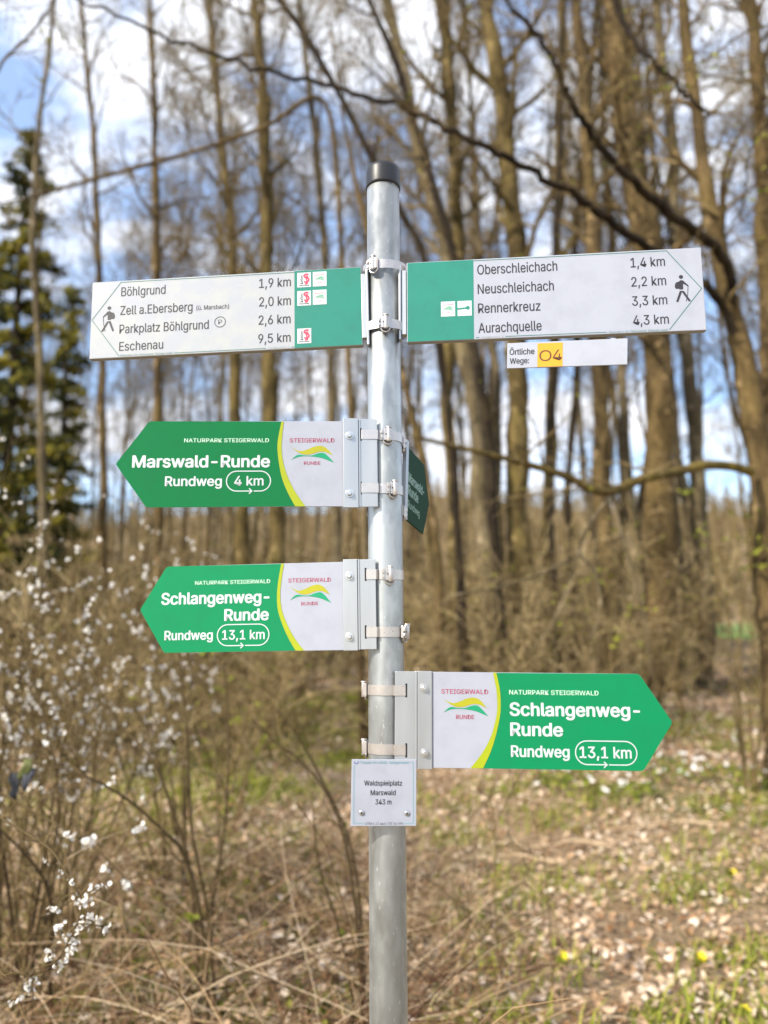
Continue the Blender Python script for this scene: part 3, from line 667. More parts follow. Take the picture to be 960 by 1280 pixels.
def bare_tree(name, label, cat, group, pts, rad, bm, seed, limb_from=.3, limbs=12, limb_len=3.2, maxlev=3, kids=(0, 5, 5, 4), extra=None, bud=.0, limb_up=.07, mint=.0055, build=True, spread=(28, 60)):
    """trunk along world points; limbs and twigs grown from it. parts: trunk (with limbs), crown (twigs)"""
    rg = random.Random(seed); base = Vector(pts[0])
    P = bez([(Vector(p)-base)[:] for p in pts], 8); n = len(P); Rr = np.interp(np.linspace(0, 1, n), np.linspace(0, 1, len(rad)), rad)
    tm, cm = MB(), MB(); root = empty(name, label, cat, base, group)
    Rr = [r*(1+.35*max(0, 1-i/3)) if i < 3 else r for i, r in enumerate(Rr)]
    ph = [rg.uniform(0, 6.28) for _ in range(6)]; Rr = list(Rr)
    for i in range(1, n):
        h_ = P[i].z; a_ = max(.012, min(.05, Rr[i]*.32)); P[i] = P[i]+Vector((a_*(math.sin(h_*.6+ph[0])+.5*math.sin(h_*1.9+ph[1])+.35*math.sin(h_*4.3+ph[5])), a_*(math.sin(h_*.8+ph[2])+.5*math.sin(h_*2.3+ph[3])), 0)); Rr[i] *= 1+.10*math.sin(h_*3.1+ph[4])+rg.uniform(-.07, .07)
    tm.tube(P, Rr, 12, 0, .5)
    mbs = [tm, tm, cm, cm]; buds = (cm, bud) if bud else None
    for k in range(limbs):
        t = limb_from+(1-limb_from)*((k+rg.random()*.8)/limbs); i = min(n-2, int(t*(n-1))); dd = (P[i+1]-P[i]).normalized()
        ax = Quaternion(dd, k*2.4+rg.uniform(-.6, .6)) @ dd.orthogonal(); nd = Quaternion(ax, R(rg.uniform(*spread))) @ dd
        grow(rg, mbs, P[i], nd, limb_len*rg.uniform(.6, 1.2)*(1.15-.5*t), min(Rr[i]*rg.uniform(.3, .55), .09), 1, maxlev, up=limb_up, kids=kids, buds=buds, mint=mint)
    if extra:
        for ep, er, ek, el in extra:
            E = [Vector(p)-base for p in ep]; E = bez([e[:] for e in E], 6); E = [e+Vector((rg.gauss(0, .012), rg.gauss(0, .012), rg.gauss(0, .014))) for e in E]; rr = np.interp(np.linspace(0, 1, len(E)), np.linspace(0, 1, len(er)), er)
            tm.tube(E, list(rr), 9, 1, .5)
            for k in range(ek):
                i = rg.randrange(2, len(E)-1); dd = (E[i]-E[i-1]).normalized(); ax = Quaternion(dd, rg.uniform(0, 6.28)) @ dd.orthogonal(); nd = Quaternion(ax, R(rg.uniform(30, 70))) @ dd
                grow(rg, mbs, E[i], nd, el*rg.uniform(.5, 1.2), rr[i]*rg.uniform(.22, .4), 2, 3, kids=(0, 4, 5, 3), up=.02, buds=buds)
    bm = bm if isinstance(bm, list) else [bm, M['bark_dark']]
    tm.build('trunk', bm, root); cm.build('crown', [M['twig'], M['leaf_green']], root)
    return root

def pix_tree(name, label, uv, Y, w0, w1, bm, seed, top=3.5, cat='tree', group=None, **kw):
    pts = [at(u, v, Y) for u, v in uv]; b = pts[0]; b.z = gz(b.x, b.y)-.08
    dz = (pts[-1]-pts[-2]).normalized(); pts.append(pts[-1]+dz*top*.5); pts.append(pts[-1]+dz*top*.5+Vector((.1, 0, .2)))
    k = mmpx(Y)/2*.92; n = len(uv); rad = [k*(w0+(w1-w0)*i/(n-1)) for i in range(n)]+[k*w1*.6, k*w1*.2]
    return bare_tree(name, label, cat, group, pts, rad, bm, seed, **kw)

D_ = dict(limbs=18, limb_from=.42, limb_len=2.6, spread=(20, 58), kids=(0, 5, 5, 3), mint=.0045)
pix_tree('forest_tree', 'thickest bare tree, its wide ridged trunk rising behind the right trail board', [(832, 880), (832, 740), (828, 600), (822, 480), (806, 300), (788, 190), (776, 90), (768, 0)], 13.5, 46, 34, M['bark'], 11, **D_)
pix_tree('forest_tree', 'stout straight brown tree right of the post, above the end of the teal panel', [(655, 880), (653, 740), (650, 600), (646, 480), (641, 320), (634, 200), (626, 100), (612, 0)], 12.5, 34, 24, M['bark_olive'], 12, **D_)
pix_tree('forest_tree', 'brown tree whose trunk drops behind the O4 plate', [(757, 880), (758, 740), (757, 600), (752, 480), (742, 330), (734, 200), (728, 100), (720, 0)], 11.5, 27, 16, M['bark'], 13, **D_)
pix_tree('forest_tree', 'pale trunk leaning left at its top, between the post and the stout straight tree', [(610, 880), (605, 740), (600, 600), (591, 480), (562, 330), (535, 230), (514, 150), (484, 0)], 12, 26, 17, M['bark_grey'], 14, **D_)
pix_tree('forest_tree', 'slender upright tree just right of the post top', [(574, 880), (569, 740), (563, 600), (560, 480), (576, 330), (572, 250), (562, 130), (549, 0)], 13, 17, 20, M['bark_olive'], 15, **D_)
pix_tree('forest_tree', 'thin curved sapling trunk passing the edge of the dark green sign', [(556, 890), (551, 790), (546, 690), (534, 600), (518, 520), (503, 460), (480, 380), (462, 300)], 8.5, 14, 9, M['bark'], 16, limbs=6, limb_from=.55, limb_len=1.4)
pix_tree('forest_tree', 'narrow dark trunk between the stout straight tree and the O4 plate', [(692, 870), (689, 740), (687, 600), (689, 470), (696, 320), (700, 200), (702, 100), (703, 0)], 15, 19, 12, M['bark_olive'], 17, **D_)
pix_tree('forest_tree', 'grey trunk just right of the thickest tree, leaning left as it rises', [(884, 868), (878, 760), (873, 620), (867, 480), (847, 340), (838, 200), (828, 70), (822, 0)], 14, 25, 14, M['bark_grey'], 18, **D_)
pix_tree('forest_tree', 'thin grey trunk just left of the thickest tree', [(806, 870), (797, 700), (782, 580), (777, 470), (768, 320), (757, 200), (752, 100), (748, 0)], 16, 15, 9, M['bark_grey'], 19, **D_)
pix_tree('forest_tree', 'upright trunk cut by the upper right edge of the photo', [(968, 880), (966, 700), (962, 500), (957, 300), (950, 160), (940, 60), (934, 0)], 15, 26, 20, M['bark'], 20, **D_)
pix_tree('forest_tree', 'thin dark trunk behind the post side of the lower right arrow sign', [(720, 868), (713, 700), (711, 600), (722, 470), (718, 300), (738, 120), (746, 0)], 17, 11, 8, M['bark_dark'], 21, **D_)
pix_tree('forest_tree', 'forked yellow brown tree standing behind the left trail board', [(345, 880), (344, 740), (341, 600), (338, 480), (335, 330), (331, 190), (323, 70), (318, 0)], 14, 27, 13, M['bark_olive'], 22, limbs=26, limb_from=.38, limb_len=3.4, kids=(0, 6, 5, 4), mint=.0055)
pix_tree('forest_tree', 'olive brown trunk under the left trail board, just left of the forked tree', [(300, 880), (301, 740), (298, 600), (295, 480), (292, 340), (284, 240), (270, 120), (262, 0)], 16, 24, 8, M['bark_olive'], 23, limbs=24, limb_from=.40, limb_len=3.0, kids=(0, 6, 5, 4), mint=.0055)
pix_tree('forest_tree', 'lean tree with a dark straight stem above the Böhlgrund lettering', [(204, 900), (200, 740), (197, 600), (196, 480), (197, 330), (195, 200), (190, 90), (186, 0)], 16, 15, 8, M['bark'], 24, limbs=20, limb_from=.42, limb_len=2.8, kids=(0, 6, 5, 4), mint=.0055)
pix_tree('forest_tree', 'slim tree close to the left of the post above the teal panel', [(428, 900), (426, 740), (420, 600), (412, 460), (405, 330), (398, 200), (384, 80), (372, 0)], 17, 16, 9, M['bark_grey'], 25, limbs=20, limb_from=.42, limb_len=2.8, kids=(0, 6, 5, 4), mint=.0055)
pix_tree('forest_tree', 'thin pale stem between the left edge of the photo and the left trail board', [(52, 900), (54, 740), (52, 600), (50, 480), (42, 330), (46, 200), (60, 80), (68, 0)], 12, 13, 6, M['bark_grey'], 26, limbs=10, limb_from=.45, limb_len=2)
pix_tree('forest_tree', 'thin stem crossing the sky left of the left trail board', [(132, 900), (130, 740), (128, 600), (127, 480), (124, 330), (119, 200), (108, 90), (100, 0)], 18, 13, 7, M['bark'], 27, limbs=20, limb_from=.42, limb_len=2.8, kids=(0, 6, 5, 4), mint=.0055)

# near tree on the right with long arching limbs
Yn = 6.6
ex = []
l2 = [(925, 440, 6.6), (919, 385, 6.55), (903, 322, 6.3), (868, 288, 6.0), (828, 258, 5.8), (788, 222, 5.6), (745, 175, 5.4), (718, 138, 5.2), (702, 100, 5.1), (680, 55, 5.0), (635, 0, 4.8), (600, -60, 4.6)]
ex.append(([at(*p) for p in l2], [.045, .052, .052, .050, .048, .042, .036, .032, .028, .024, .018, .008], 22, .9))
l1 = [(924, 440, 6.6), (900, 376, 6.45), (850, 335, 6.0), (800, 302, 5.6), (760, 274, 5.4), (720, 245, 5.2), (660, 212, 5.0), (600, 180, 4.8), (540, 150, 4.7), (480, 126, 4.6), (400, 105, 4.5), (300, 78, 4.4), (200, 42, 4.3), (95, -3, 4.2), (40, -30, 4.1)]
ex.append(([at(*p) for p in l1], [.045, .045, .044, .043, .040, .036, .032, .028, .025, .022, .019, .016, .014, .010, .006], 24, .8))
bare_pts = [(972, 930), (962, 800), (954, 700), (944, 590), (930, 470), (908, 340), (892, 270), (879, 180), (862, 60), (852, -30)]
pts = [at(u, v, Yn) for u, v in bare_pts]; pts[0].z = gz(pts[0].x, pts[0].y)-.08
k = mmpx(Yn)/2
bare_tree('forest_tree', 'near leaning tree at right edge with two long dark limbs arching left', 'tree', None, pts, [k*q for q in (40, 36, 33, 31, 28, 24, 21, 19, 16, 13)], [M['bark'], M['bark_dark']], 31, limb_from=.6, limbs=7, limb_len=1.6, extra=ex, bud=.25)
# mossy drooping limb: its own thing, a long fallen-looking branch from the same corner
l4 = [(938, 590, 6.4), (915, 583, 6.1), (880, 582, 5.9), (845, 590, 5.7), (805, 598, 5.5), (785, 606, 5.4), (765, 614, 5.3), (742, 612, 5.2), (705, 594, 5.1), (665, 582, 5.0), (620, 570, 4.9), (560, 556, 4.8), (515, 545, 4.7)]
pp = [at(*p) for p in l4]
rt = empty('mossy_branch', 'yellow mossy branch crossing level behind the post below the O4 plate', 'branch', pp[0])
tm, cm = MB(), MB(); rg = random.Random(5)
E = bez([(p-pp[0])[:] for p in pp], 6); rr = np.interp(np.linspace(0, 1, len(E)), np.linspace(0, 1, 5), [.050, .044, .044, .030, .014]); tm.tube(E, list(rr), 9)
for kk in range(12):
    i = rg.randrange(6, len(E)-2); dd = (E[i+1]-E[i]).normalized(); ax = Quaternion(dd, rg.uniform(0, 6.28)) @ dd.orthogonal(); nd = Quaternion(ax, R(rg.uniform(35, 80))) @ dd
    grow(rg, [tm, tm, cm, cm], E[i], nd, rg.uniform(.4, 1.1), rr[i]*rg.uniform(.25, .4), 2, 3, kids=(0, 4, 4, 3), up=-.02, buds=(cm, .3))
# crooked dead side branch hanging from it
for line in ([(768, 614, 5.3), (740, 650, 5.2), (722, 690, 5.2), (712, 730, 5.2), (690, 780, 5.1), (660, 820, 5.1)], [(765, 614, 5.3), (775, 660, 5.3), (792, 720, 5.3), (808, 780, 5.3), (815, 850, 5.3)], [(722, 690, 5.2), (745, 720, 5.1), (750, 770, 5.1), (735, 800, 5.1)], [(712, 700, 5.2), (670, 720, 5.0), (620, 735, 4.9), (560, 745, 4.8)]):
    q = bez([(at(*p)-pp[0])[:] for p in line], 5); tm.tube(q, list(np.linspace(.017, .006, len(q))), 6, 1)
tm.build('limb', [M['bark_mossy'], M['bark_grey']], rt); cm.build('twigs', [M['twig'], M['leaf_green']], rt)

# dark leaning branches above the left board, and a pale arching one
def arch_branch(name, label, line, r0, r1, seed, bm, ntw=8, el=.6, cat='branch', twig_up=.02):
    pp = [at(*p) for p in line]; rt = empty(name, label, cat, pp[0]); tm, cm = MB(), MB(); rg = random.Random(seed)
    E = [e+Vector((rg.gauss(0, r0*.3), rg.gauss(0, r0*.3), rg.gauss(0, r0*.4))) for e in bez([(p-pp[0])[:] for p in pp], 6)]; rr = np.linspace(r0, r1, len(E)); tm.tube(E, list(rr), 8)
    for kk in range(ntw):
        i = rg.randrange(3, len(E)-2); dd = (E[i+1]-E[i]).normalized(); ax = Quaternion(dd, rg.uniform(0, 6.28)) @ dd.orthogonal(); nd = Quaternion(ax, R(rg.uniform(30, 70))) @ dd
        grow(rg, [tm, tm, cm, cm], E[i], nd, el*rg.uniform(.5, 1.2), rr[i]*rg.uniform(.3, .45), 2, 3, kids=(0, 4, 4, 3), up=twig_up, buds=(cm, .2))
    tm.build('limb', bm, rt); cm.build('twigs', [M['twig'], M['leaf_green']], rt); return rt
def pole_like(base_uvY, line): 
    b = at(*base_uvY); b.z = gz(b.x, b.y)-.05; return b
b = at(600, 900, 7.5); b.z = gz(b.x, b.y)-.05
def thin_leaner(label, line, Y, w0, w1, seed, bm): return pix_tree('leaning_sapling', label, line, Y, w0, w1, bm, seed, top=1.5, cat='sapling', limbs=7, limb_from=.45, limb_len=1.3)
thin_leaner('dark sapling leaning left behind the black post cap', [(588, 900), (575, 700), (560, 500), (532, 330), (503, 270), (466, 200), (440, 150), (413, 98), (380, 42), (343, -6)], 7.6, 13, 9, 41, M['bark_dark'])
thin_leaner('dark sapling leaning left across the sky above the right trail board', [(640, 900), (622, 700), (606, 520), (580, 380), (560, 300), (540, 230), (520, 160), (500, 90), (462, 0)], 8.4, 14, 10, 42, M['bark_dark'])
thin_leaner('thin dark sapling standing above the Oberschleichach lettering', [(700, 880), (690, 700), (688, 520), (692, 380), (698, 260), (702, 140), (702, 60), (705, -10)], 9.5, 8, 6, 43, M['bark_dark'])
thin_leaner('sapling bending left beneath the sky above the left trail board', [(455, 900), (448, 700), (440, 520), (428, 330), (405, 130), (330, 158), (255, 185), (160, 212), (82, 234)], 9.0, 11, 5, 44, M['bark'])
arch_branch('overhanging_branch', 'dark budding branch hanging in from the top right corner', [(760, -40, 3.6), (778, 25, 3.6), (812, 72, 3.5), (845, 105, 3.5), (868, 128, 3.4), (888, 145, 3.4)], .024, .010, 51, M['bark_dark'], 10, .35)
arch_branch('overhanging_branch', 'thin pale twigs with cream buds reaching in from the right edge above the board', [(975, 30, 3.0), (930, 40, 3.0), (890, 70, 3.0), (850, 92, 3.0), (820, 100, 3.0)], .008, .003, 52, M['bark_grey'], 9, .25)
arch_branch('overhanging_branch', 'thin curved twig at the right edge level with the right trail board', [(985, 140, 3.4), (950, 165, 3.4), (935, 200, 3.4), (930, 250, 3.4), (905, 300, 3.4)], .009, .003, 53, M['bark_dark'], 8, .3)
arch_branch('overhanging_branch', 'fine twig entering from the top left corner', [(-30, 120, 4), (10, 70, 4), (40, 40, 4), (62, 10, 4), (80, -30, 4)], .012, .006, 54, M['bark_grey'], 6, .4)

# background wood: a few kinds, copied
protos = []
for s_ in range(5):
    rg = random.Random(100+s_); H = 20+rg.random()*4; x = y = 0; pts = []
    for i in range(7): pts.append((x, y, H*i/6)); x += rg.gauss(0, .34); y += rg.gauss(0, .3)
    r0 = rg.uniform(.10, .17)
    protos.append(bare_tree('forest_tree', 'bare leafless tree among many others in the wood behind the signs', 'tree', 'bare trees filling the wood', pts, [r0*(1-.8*i/6) for i in range(7)], [M['bark'], M['bark_grey'], M['bark_olive']][s_ % 3], 200+s_, limb_from=.46, limbs=20, limb_len=4.2, spread=(18, 52), kids=(0, 6, 5, 4), mint=.007, bud=.12 if s_ % 2 else 0))
slim = []
for s_ in range(4):
    rg = random.Random(140+s_); H = 17+rg.random()*3; x = y = 0; pts = []
    for i in range(8): pts.append((x, y, H*i/7)); x += rg.gauss(0, .26); y += rg.gauss(0, .2)
    slim.append(bare_tree('forest_tree', 'slender bare young tree with a fine twiggy crown in the wood behind the signs', 'tree', 'slender young trees in the wood', pts, [.06*(1-.85*i/7) for i in range(8)], [M['bark_grey'], M['bark']][s_ % 2], 300+s_, limb_from=.40, limbs=22, limb_len=3.2, spread=(16, 48), kids=(0, 7, 6, 4), bud=.15, limb_up=.10, mint=.007))
def dup(root, loc, rz, sc):
    r = root.copy(); COL.objects.link(r); r.location = loc; r.rotation_euler = (0, 0, rz); r.scale = (sc, sc, sc*rng.uniform(.9, 1.1))
    for ch in root.children:
        c = ch.copy(); COL.objects.link(c); c.parent = r
    return r
cnt = 0
while cnt < 70:
    x, y, d = wedge(rng, 14, 48, .15, p=1.6)
    if y < 36+8 and y > 30 and x > 6 and rng.random() < .5: continue
    u = 480+FPX*x/d
    if d < 45 and (870 < u < 945 or 808 < u < 836) : 
        if rng.random() < .97: continue
    loc = (x, y, gz(x, y)-.1); rz = rng.uniform(0, 6.28); sc = rng.uniform(.65, 1.1)
    if u < 130 and d < 26: continue
    if u < 470:
        if rng.random() < .62: continue
        sc *= .8
    if 470 < u < 560 and rng.random() < .4: continue
    if cnt < 5:
        p = protos[cnt]; p.location = loc; p.rotation_euler = (0, 0, rz); p.scale = (sc,)*3
    else: dup(protos[rng.randrange(5)], loc, rz, sc)
    cnt += 1

cnt = 0
while cnt < 56:
    x, y, d = wedge(rng, 15, 42, .12, p=1.3); u = 480+FPX*x/d
    if (870 < u < 945 or 808 < u < 836) and rng.random() < .97: continue
    if u > 520 and rng.random() < .45: continue
    if u < 130 and d < 26: continue
    loc = (x, y, gz(x, y)-.1); rz = rng.uniform(0, 6.28); sc = rng.uniform(.75, 1.15)
    if cnt < 4: p = slim[cnt]; p.location = loc; p.rotation_euler = (0, 0, rz); p.scale = (sc,)*3
    else: dup(slim[rng.randrange(4)], loc, rz, sc)
    cnt += 1

# far wooded slope behind: one mass
mb = MB(); rg = random.Random(9)
for i in range(2800):
    x, y, d = wedge(rg, 62, 150, .12, p=1.3); z = gz(x, y); H = rg.uniform(2, 9.5) if d < 95 else rg.uniform(1.5, 9)*rg.uniform(.5, 1); q = Vector((x, y, z-.2)); lean = Vector((rg.gauss(0, .048), rg.gauss(0, .048), 1))
    mb.tube([q, q+lean*H*.5, q+lean*H+Vector((rg.gauss(0, .4), 0, 0))], [rg.uniform(.08, .2), .09, .02], 4, 0, rg.uniform(.2, .9), False)
    for k in range(6):
        t = rg.uniform(.3, .95); b0 = q+lean*H*t; mb.tube([b0, b0+Vector((rg.gauss(0, .9), rg.gauss(0, .9), rg.uniform(.5, 1.8)))], [.04, .01], 3, 0, rg.uniform(.2, .8), False)
tag(mb.build('far_wood', M['twig']), 'brown mass of far leafless trees on the slope behind the wood', 'far wood', kind='stuff')

# understory thicket
mb = MB(); rg = random.Random(19)
for i in range(3800):
    x, y, d = wedge(rg, 9.5, 42, .08, p=1.15); u = 480+FPX*x/d
    if (872 < u < 942 or 812 < u < 836) and rg.random() < .97: continue
    if d < 14 and x > -.2 and rg.random() < .8: continue
    if x > 0 and rg.random() < .3: continue
    if abs(x+.55) < .8 and d < 20 and rg.random() < .9: continue
    g0 = gz(x, y); H = (1.6+(.125 if x < 0 else .105)*d-g0)*rg.uniform(.2, 1.02); q = Vector((x, y, g0-.05)); lean = Vector((rg.gauss(0, .20), rg.gauss(0, .2), 1)); bend = Vector((rg.gauss(0, .28), rg.gauss(0, .2), 0))*H*.5
    P = [q, q+lean*H*.35, q+lean*H*.7+bend*.4, q+lean*H+bend]; t0 = rg.choice((rg.uniform(0, .35), rg.uniform(.3, .7), rg.uniform(.7, 1))); r = rg.uniform(.008, .032)*(.7+d*.02)
    mb.tube(P, [r, r*.8, r*.55, .004], 4, 0, t0, False)
    for k in range(8):
        t = rg.uniform(.15, .98)*3; j = min(2, int(t)); b0 = P[j].lerp(P[j+1], t-j); dv = Vector((rg.gauss(0, 1), rg.gauss(0, 1), rg.uniform(-.1, 1.3))).normalized()*H*rg.uniform(.12, .42)
        mb.tube([b0, b0+dv*.5+Vector((0, 0, .03)), b0+dv], [r*.45, r*.33, .003], 3, 0, min(1, t0*rg.uniform(.6, 1.3)), False)
        if rg.random() < .22:
            leaf(mb, b0+dv, rg.uniform(.05, .11), Vector((rg.gauss(0, 1), rg.gauss(0, 1), .5)), rg.uniform(0, 6), rg.random(), 1 if rg.random() < .6 else 2)
tag(mb.build('understory_thicket', [M['thicket'], M['leaf_green'], M['leaf_dry']]), 'tangled brown thicket of saplings and dry shoots under the trees', 'thicket', kind='stuff')

# evergreens at the left edge
def evergreen(label, u, Y, vtop, width, seed, dens=1.0, vlow=None):
    rg = random.Random(seed); top = at(u, vtop, Y); bx, by = top.x, top.y; bz = gz(bx, by); H = top.z-bz
    root = empty('spruce_tree', label, 'tree', (bx, by, bz-.05)); tm, cm = MB(), MB()
    tm.tube([(0, 0, 0), (.05, 0, H*.4), (-.04, 0, H*.75), (0, 0, H)], [.19, .15, .08, .015], 10)
    z = H*.16
    while z < H*.985:
        t = z/H; Lb = width*(1-t)**.7*rg.uniform(.6, 1.15)+.25
        for k in range(rg.randint(3, 5)):
            if rg.random() < .18: continue
            a = rg.uniform(0, 6.28); dv = Vector((math.cos(a), math.sin(a), rg.uniform(-.12, .35))); L_ = Lb*rg.uniform(.55, 1.1)
            P = [Vector((0, 0, z)), Vector((0, 0, z))+dv*L_*.5+Vector((0, 0, .05)), Vector((0, 0, z))+dv*L_+Vector((0, 0, -.12*L_))]
            tm.tube(P, [.03, .02, .006], 4, 0, .5, False)
            tn = rg.uniform(.1, .9)
            for q in range(int(125*L_*dens)+10):
                s = rg.uniform(.2, 1.05); c = (P[0].lerp(P[1], s*2) if s < .5 else P[1].lerp(P[2], s*2-1))+Vector((rg.gauss(0, .10), rg.gauss(0, .10), rg.gauss(-.08, .08)))
                leaf(cm, c, rg.uniform(.08, .21), Vector((rg.gauss(0, 1), rg.gauss(0, 1), rg.gauss(0, .7))), rg.uniform(0, 6.28), min(1, max(0, tn+rg.gauss(0, .2))), 0, .3)
        z += H*rg.uniform(.018, .040)
    tm.build('trunk', M['bark_dark'], root); cm.build('crown', M['needle'], root)
evergreen('tall dark evergreen at the left edge with its pointed top against the sky', 40, 19, 158, 2.2, 61, 1.15)
evergreen('broad dark evergreen cut by the left edge, lower than the tall pointed one', -18, 15, 250, 1.7, 62)
evergreen('small dark evergreen just left of the left trail board', 92, 24, 345, 1.5, 63)

# ------------------------------------------------------------------ near shrubs, blossoms, stems
def flower(mb, c, n, s, rg, mi=0):
    n = n.normalized(); a = Quaternion(n, rg.uniform(0, 6.28)) @ n.orthogonal().normalized(); tn = rg.random()
    for k in range(5):
        d = Quaternion(n, k*math.tau/5) @ a; e = n.cross(d)
        mb.add([c[:], (c+d*s*.26+e*s*.27+n*s*.08)[:], (c+d*s*.50+e*s*.16+n*s*.17)[:], (c+d*s*.50-e*s*.16+n*s*.17)[:], (c+d*s*.26-e*s*.27+n*s*.08)[:]], [(0, 1, 2, 3, 4)], mi, tn)
def cluster(mb, c, rg, n, spread, s):
    for k in range(n): flower(mb, c+Vector((rg.gauss(0, spread), rg.gauss(0, spread), rg.gauss(0, spread))), Vector((rg.gauss(-.3, .8), rg.gauss(-.7, .6), rg.gauss(.5, .7))), s*rg.uniform(.8, 1.2), rg)

def blossom_bush(label, bx, by, seed, stems, tips, fl=.55, fs=.023, rad=.013, blossoms=True):
    """stems rise from the base and end near the pixel/distance targets in tips"""
    rg = random.Random(seed); base = Vector((bx, by, gz(bx, by)-.03)); root = empty('blackthorn_bush', label, 'bush', base)
    sm, bmh = MB(), MB(); T = [at(*t)-base for t in tips]
    for t in T:
        for k in range(stems):
            tgt = t+Vector((rg.gauss(0, .16), rg.gauss(0, .16), rg.gauss(0, .16))); b0 = Vector((rg.gauss(0, .10), rg.gauss(0, .10), 0))
            mid = b0.lerp(tgt, .5)+Vector((rg.gauss(0, .10), rg.gauss(0, .1), .22)); P = bez([b0[:], b0.lerp(mid, .5)[:], mid[:], tgt[:]], 5); n = len(P)
            rr = np.linspace(rad*rg.uniform(.6, 1), .0026, n); sm.tube(P, list(rr), 6, 0, rg.uniform(.0, .55), False)
            for q in range(21):
                up_ = q < 15; i = rg.randrange(int(n*.55) if up_ else n//3, n-1); dd = (P[i+1]-P[i]).normalized(); ax = Quaternion(dd, rg.uniform(0, 6.28)) @ dd.orthogonal(); nd = (Quaternion(ax, R(rg.uniform(30, 75))) @ dd); Lt = rg.uniform(.10, .40)
                Q = [P[i], P[i]+nd*Lt*.5+Vector((rg.gauss(0, .015),)*3), P[i]+nd*Lt+Vector((0, 0, rg.gauss(0, .03)))]
                sm.tube(Q, [rr[i]*.5, rr[i]*.35, .0014], 4, 0, rg.uniform(.0, .6), False)
                if blossoms and up_ and rg.random() < fl:
                    for s_ in range(rg.randint(1, 5)): cluster(bmh, Q[0].lerp(Q[2], rg.uniform(.05, 1)), rg, rg.choice((1, 1, 2, 3)), .008, fs)
                for s_ in range(2):
                    tt = Q[0].lerp(Q[2], rg.uniform(.3, .9)); dv = Vector((rg.gauss(0, 1), rg.gauss(0, 1), rg.gauss(.2, 1))).normalized()*rg.uniform(.03, .10); sm.tube([tt, tt+dv], [.0018, .0009], 3, 0, rg.random()*.6, False)
    sm.build('stems', M['twig'], root)
    if blossoms:
        o = bmh.build('blossoms', M['petal'], root); o['kind'] = 'stuff'
    return root
blossom_bush('blackthorn bush full of white blossom at the left edge beside the middle arrow sign', -1.62, 2.6, 71, 1, [(15, 610, 2.6), (50, 600, 2.8), (75, 650, 2.7), (95, 690, 2.6), (60, 700, 2.5), (110, 680, 3.0), (85, 740, 2.6), (30, 640, 2.7), (35, 735, 2.4), (100, 770, 2.6), (10, 790, 2.3), (60, 800, 2.4), (150, 760, 3.0), (180, 770, 3.0), (30, 700, 2.6), (80, 730, 2.6), (0, 560, 2.8), (130, 720, 3.1), (165, 730, 3.2)], .62, .018)
blossom_bush('thinner blackthorn with scattered white blossom behind the tip of the middle arrow sign', -1.25, 3.8, 72, 1, [(210, 660, 3.8), (150, 655, 4), (225, 690, 3.9), (190, 700, 3.8), (170, 780, 3.5), (200, 790, 3.6), (130, 860, 3.2), (215, 850, 3.4), (160, 840, 3.3), (230, 640, 4.0), (240, 770, 3.7)], .6, .016)
blossom_bush('low blackthorn with white blossom among dry stems at the left edge, lower down', -1.45, 2.0, 73, 1, [(10, 860, 2.0), (50, 840, 2.1), (90, 880, 2.2), (30, 925, 1.9), (140, 890, 2.3), (100, 930, 2.2), (180, 940, 2.4), (5, 930, 1.8)], .12, .017)

# near blossom sprays, almost in focus
def spray(label, main, clusters, seed, r=.0035, fs=.0105):
    pp = [at(*p) for p in main]; rg = random.Random(seed); root = empty('blossom_spray', label, 'blossom twig', pp[0]); sm, bmh = MB(), MB()
    E = bez([(p-pp[0])[:] for p in pp], 6); sm.tube(E, list(np.linspace(r, r*.35, len(E))), 7, 0, .2)
    for u, v, Y, n, sp in clusters:
        c = at(u, v, Y)-pp[0]; e = min(E, key=lambda q: (q-c).length); sm.tube([e, e.lerp(c, .5)+Vector((0, 0, .006)), c], [.0018, .0015, .001], 5, 0, .3, False)
        for k in range(int(n*1.3)):
            q = c+Vector((rg.gauss(0, sp), rg.gauss(0, sp), rg.gauss(0, sp)))*.72
            sm.tube([c, q], [.0008, .0006], 3, 0, .5, False)
            flower(bmh, q, Vector((rg.gauss(-.3, .8), rg.gauss(-.7, .6), rg.gauss(.4, .8))), fs*rg.uniform(.75, 1.15), rg)
    for k in range(16):
        i = rg.randrange(2, len(E)-1); dv = Vector((rg.gauss(0, 1), rg.gauss(0, .7), rg.gauss(0, 1))).normalized()*rg.uniform(.03, .13); sm.tube([E[i], E[i]+dv*.5+Vector((rg.gauss(0, .006),)*3), E[i]+dv], [.0016, .0012, .0006], 4, 0, rg.random()*.6, False)
    sm.build('twig', M['twig'], root); bo = bmh.build('blossoms', M['petal'], root); bo['kind'] = 'stuff'
Ys = .62
spray('nearest white blackthorn blossom spray, hanging low in the left foreground', [(-20, 1010, .8), (30, 1040, .72), (66, 1065, .66), (90, 1105, .62), (102, 1125, .62), (98, 1150, .6), (84, 1180, .6), (70, 1205, .6)],
      [(105, 1130, Ys, 8, .010), (110, 1150, Ys, 10, .011), (98, 1158, Ys, 10, .010), (68, 1135, Ys, 7, .008), (74, 1160, Ys, 8, .009), (86, 1172, Ys, 10, .010), (92, 1182, Ys, 12, .012), (84, 1196, Ys, 10, .010), (60, 1195, Ys, 9, .009), (72, 1206, Ys, 8, .010), (122, 1155, Ys, 8, .009), (135, 1162, Ys, 8, .008), (96, 1125, Ys, 6, .009), (115, 1110, Ys, 5, .007), (130, 1107, Ys, 4, .006), (88, 1105, Ys, 5, .008), (60, 1075, .7, 3, .006), (75, 1092, .68, 3, .006)], 81)
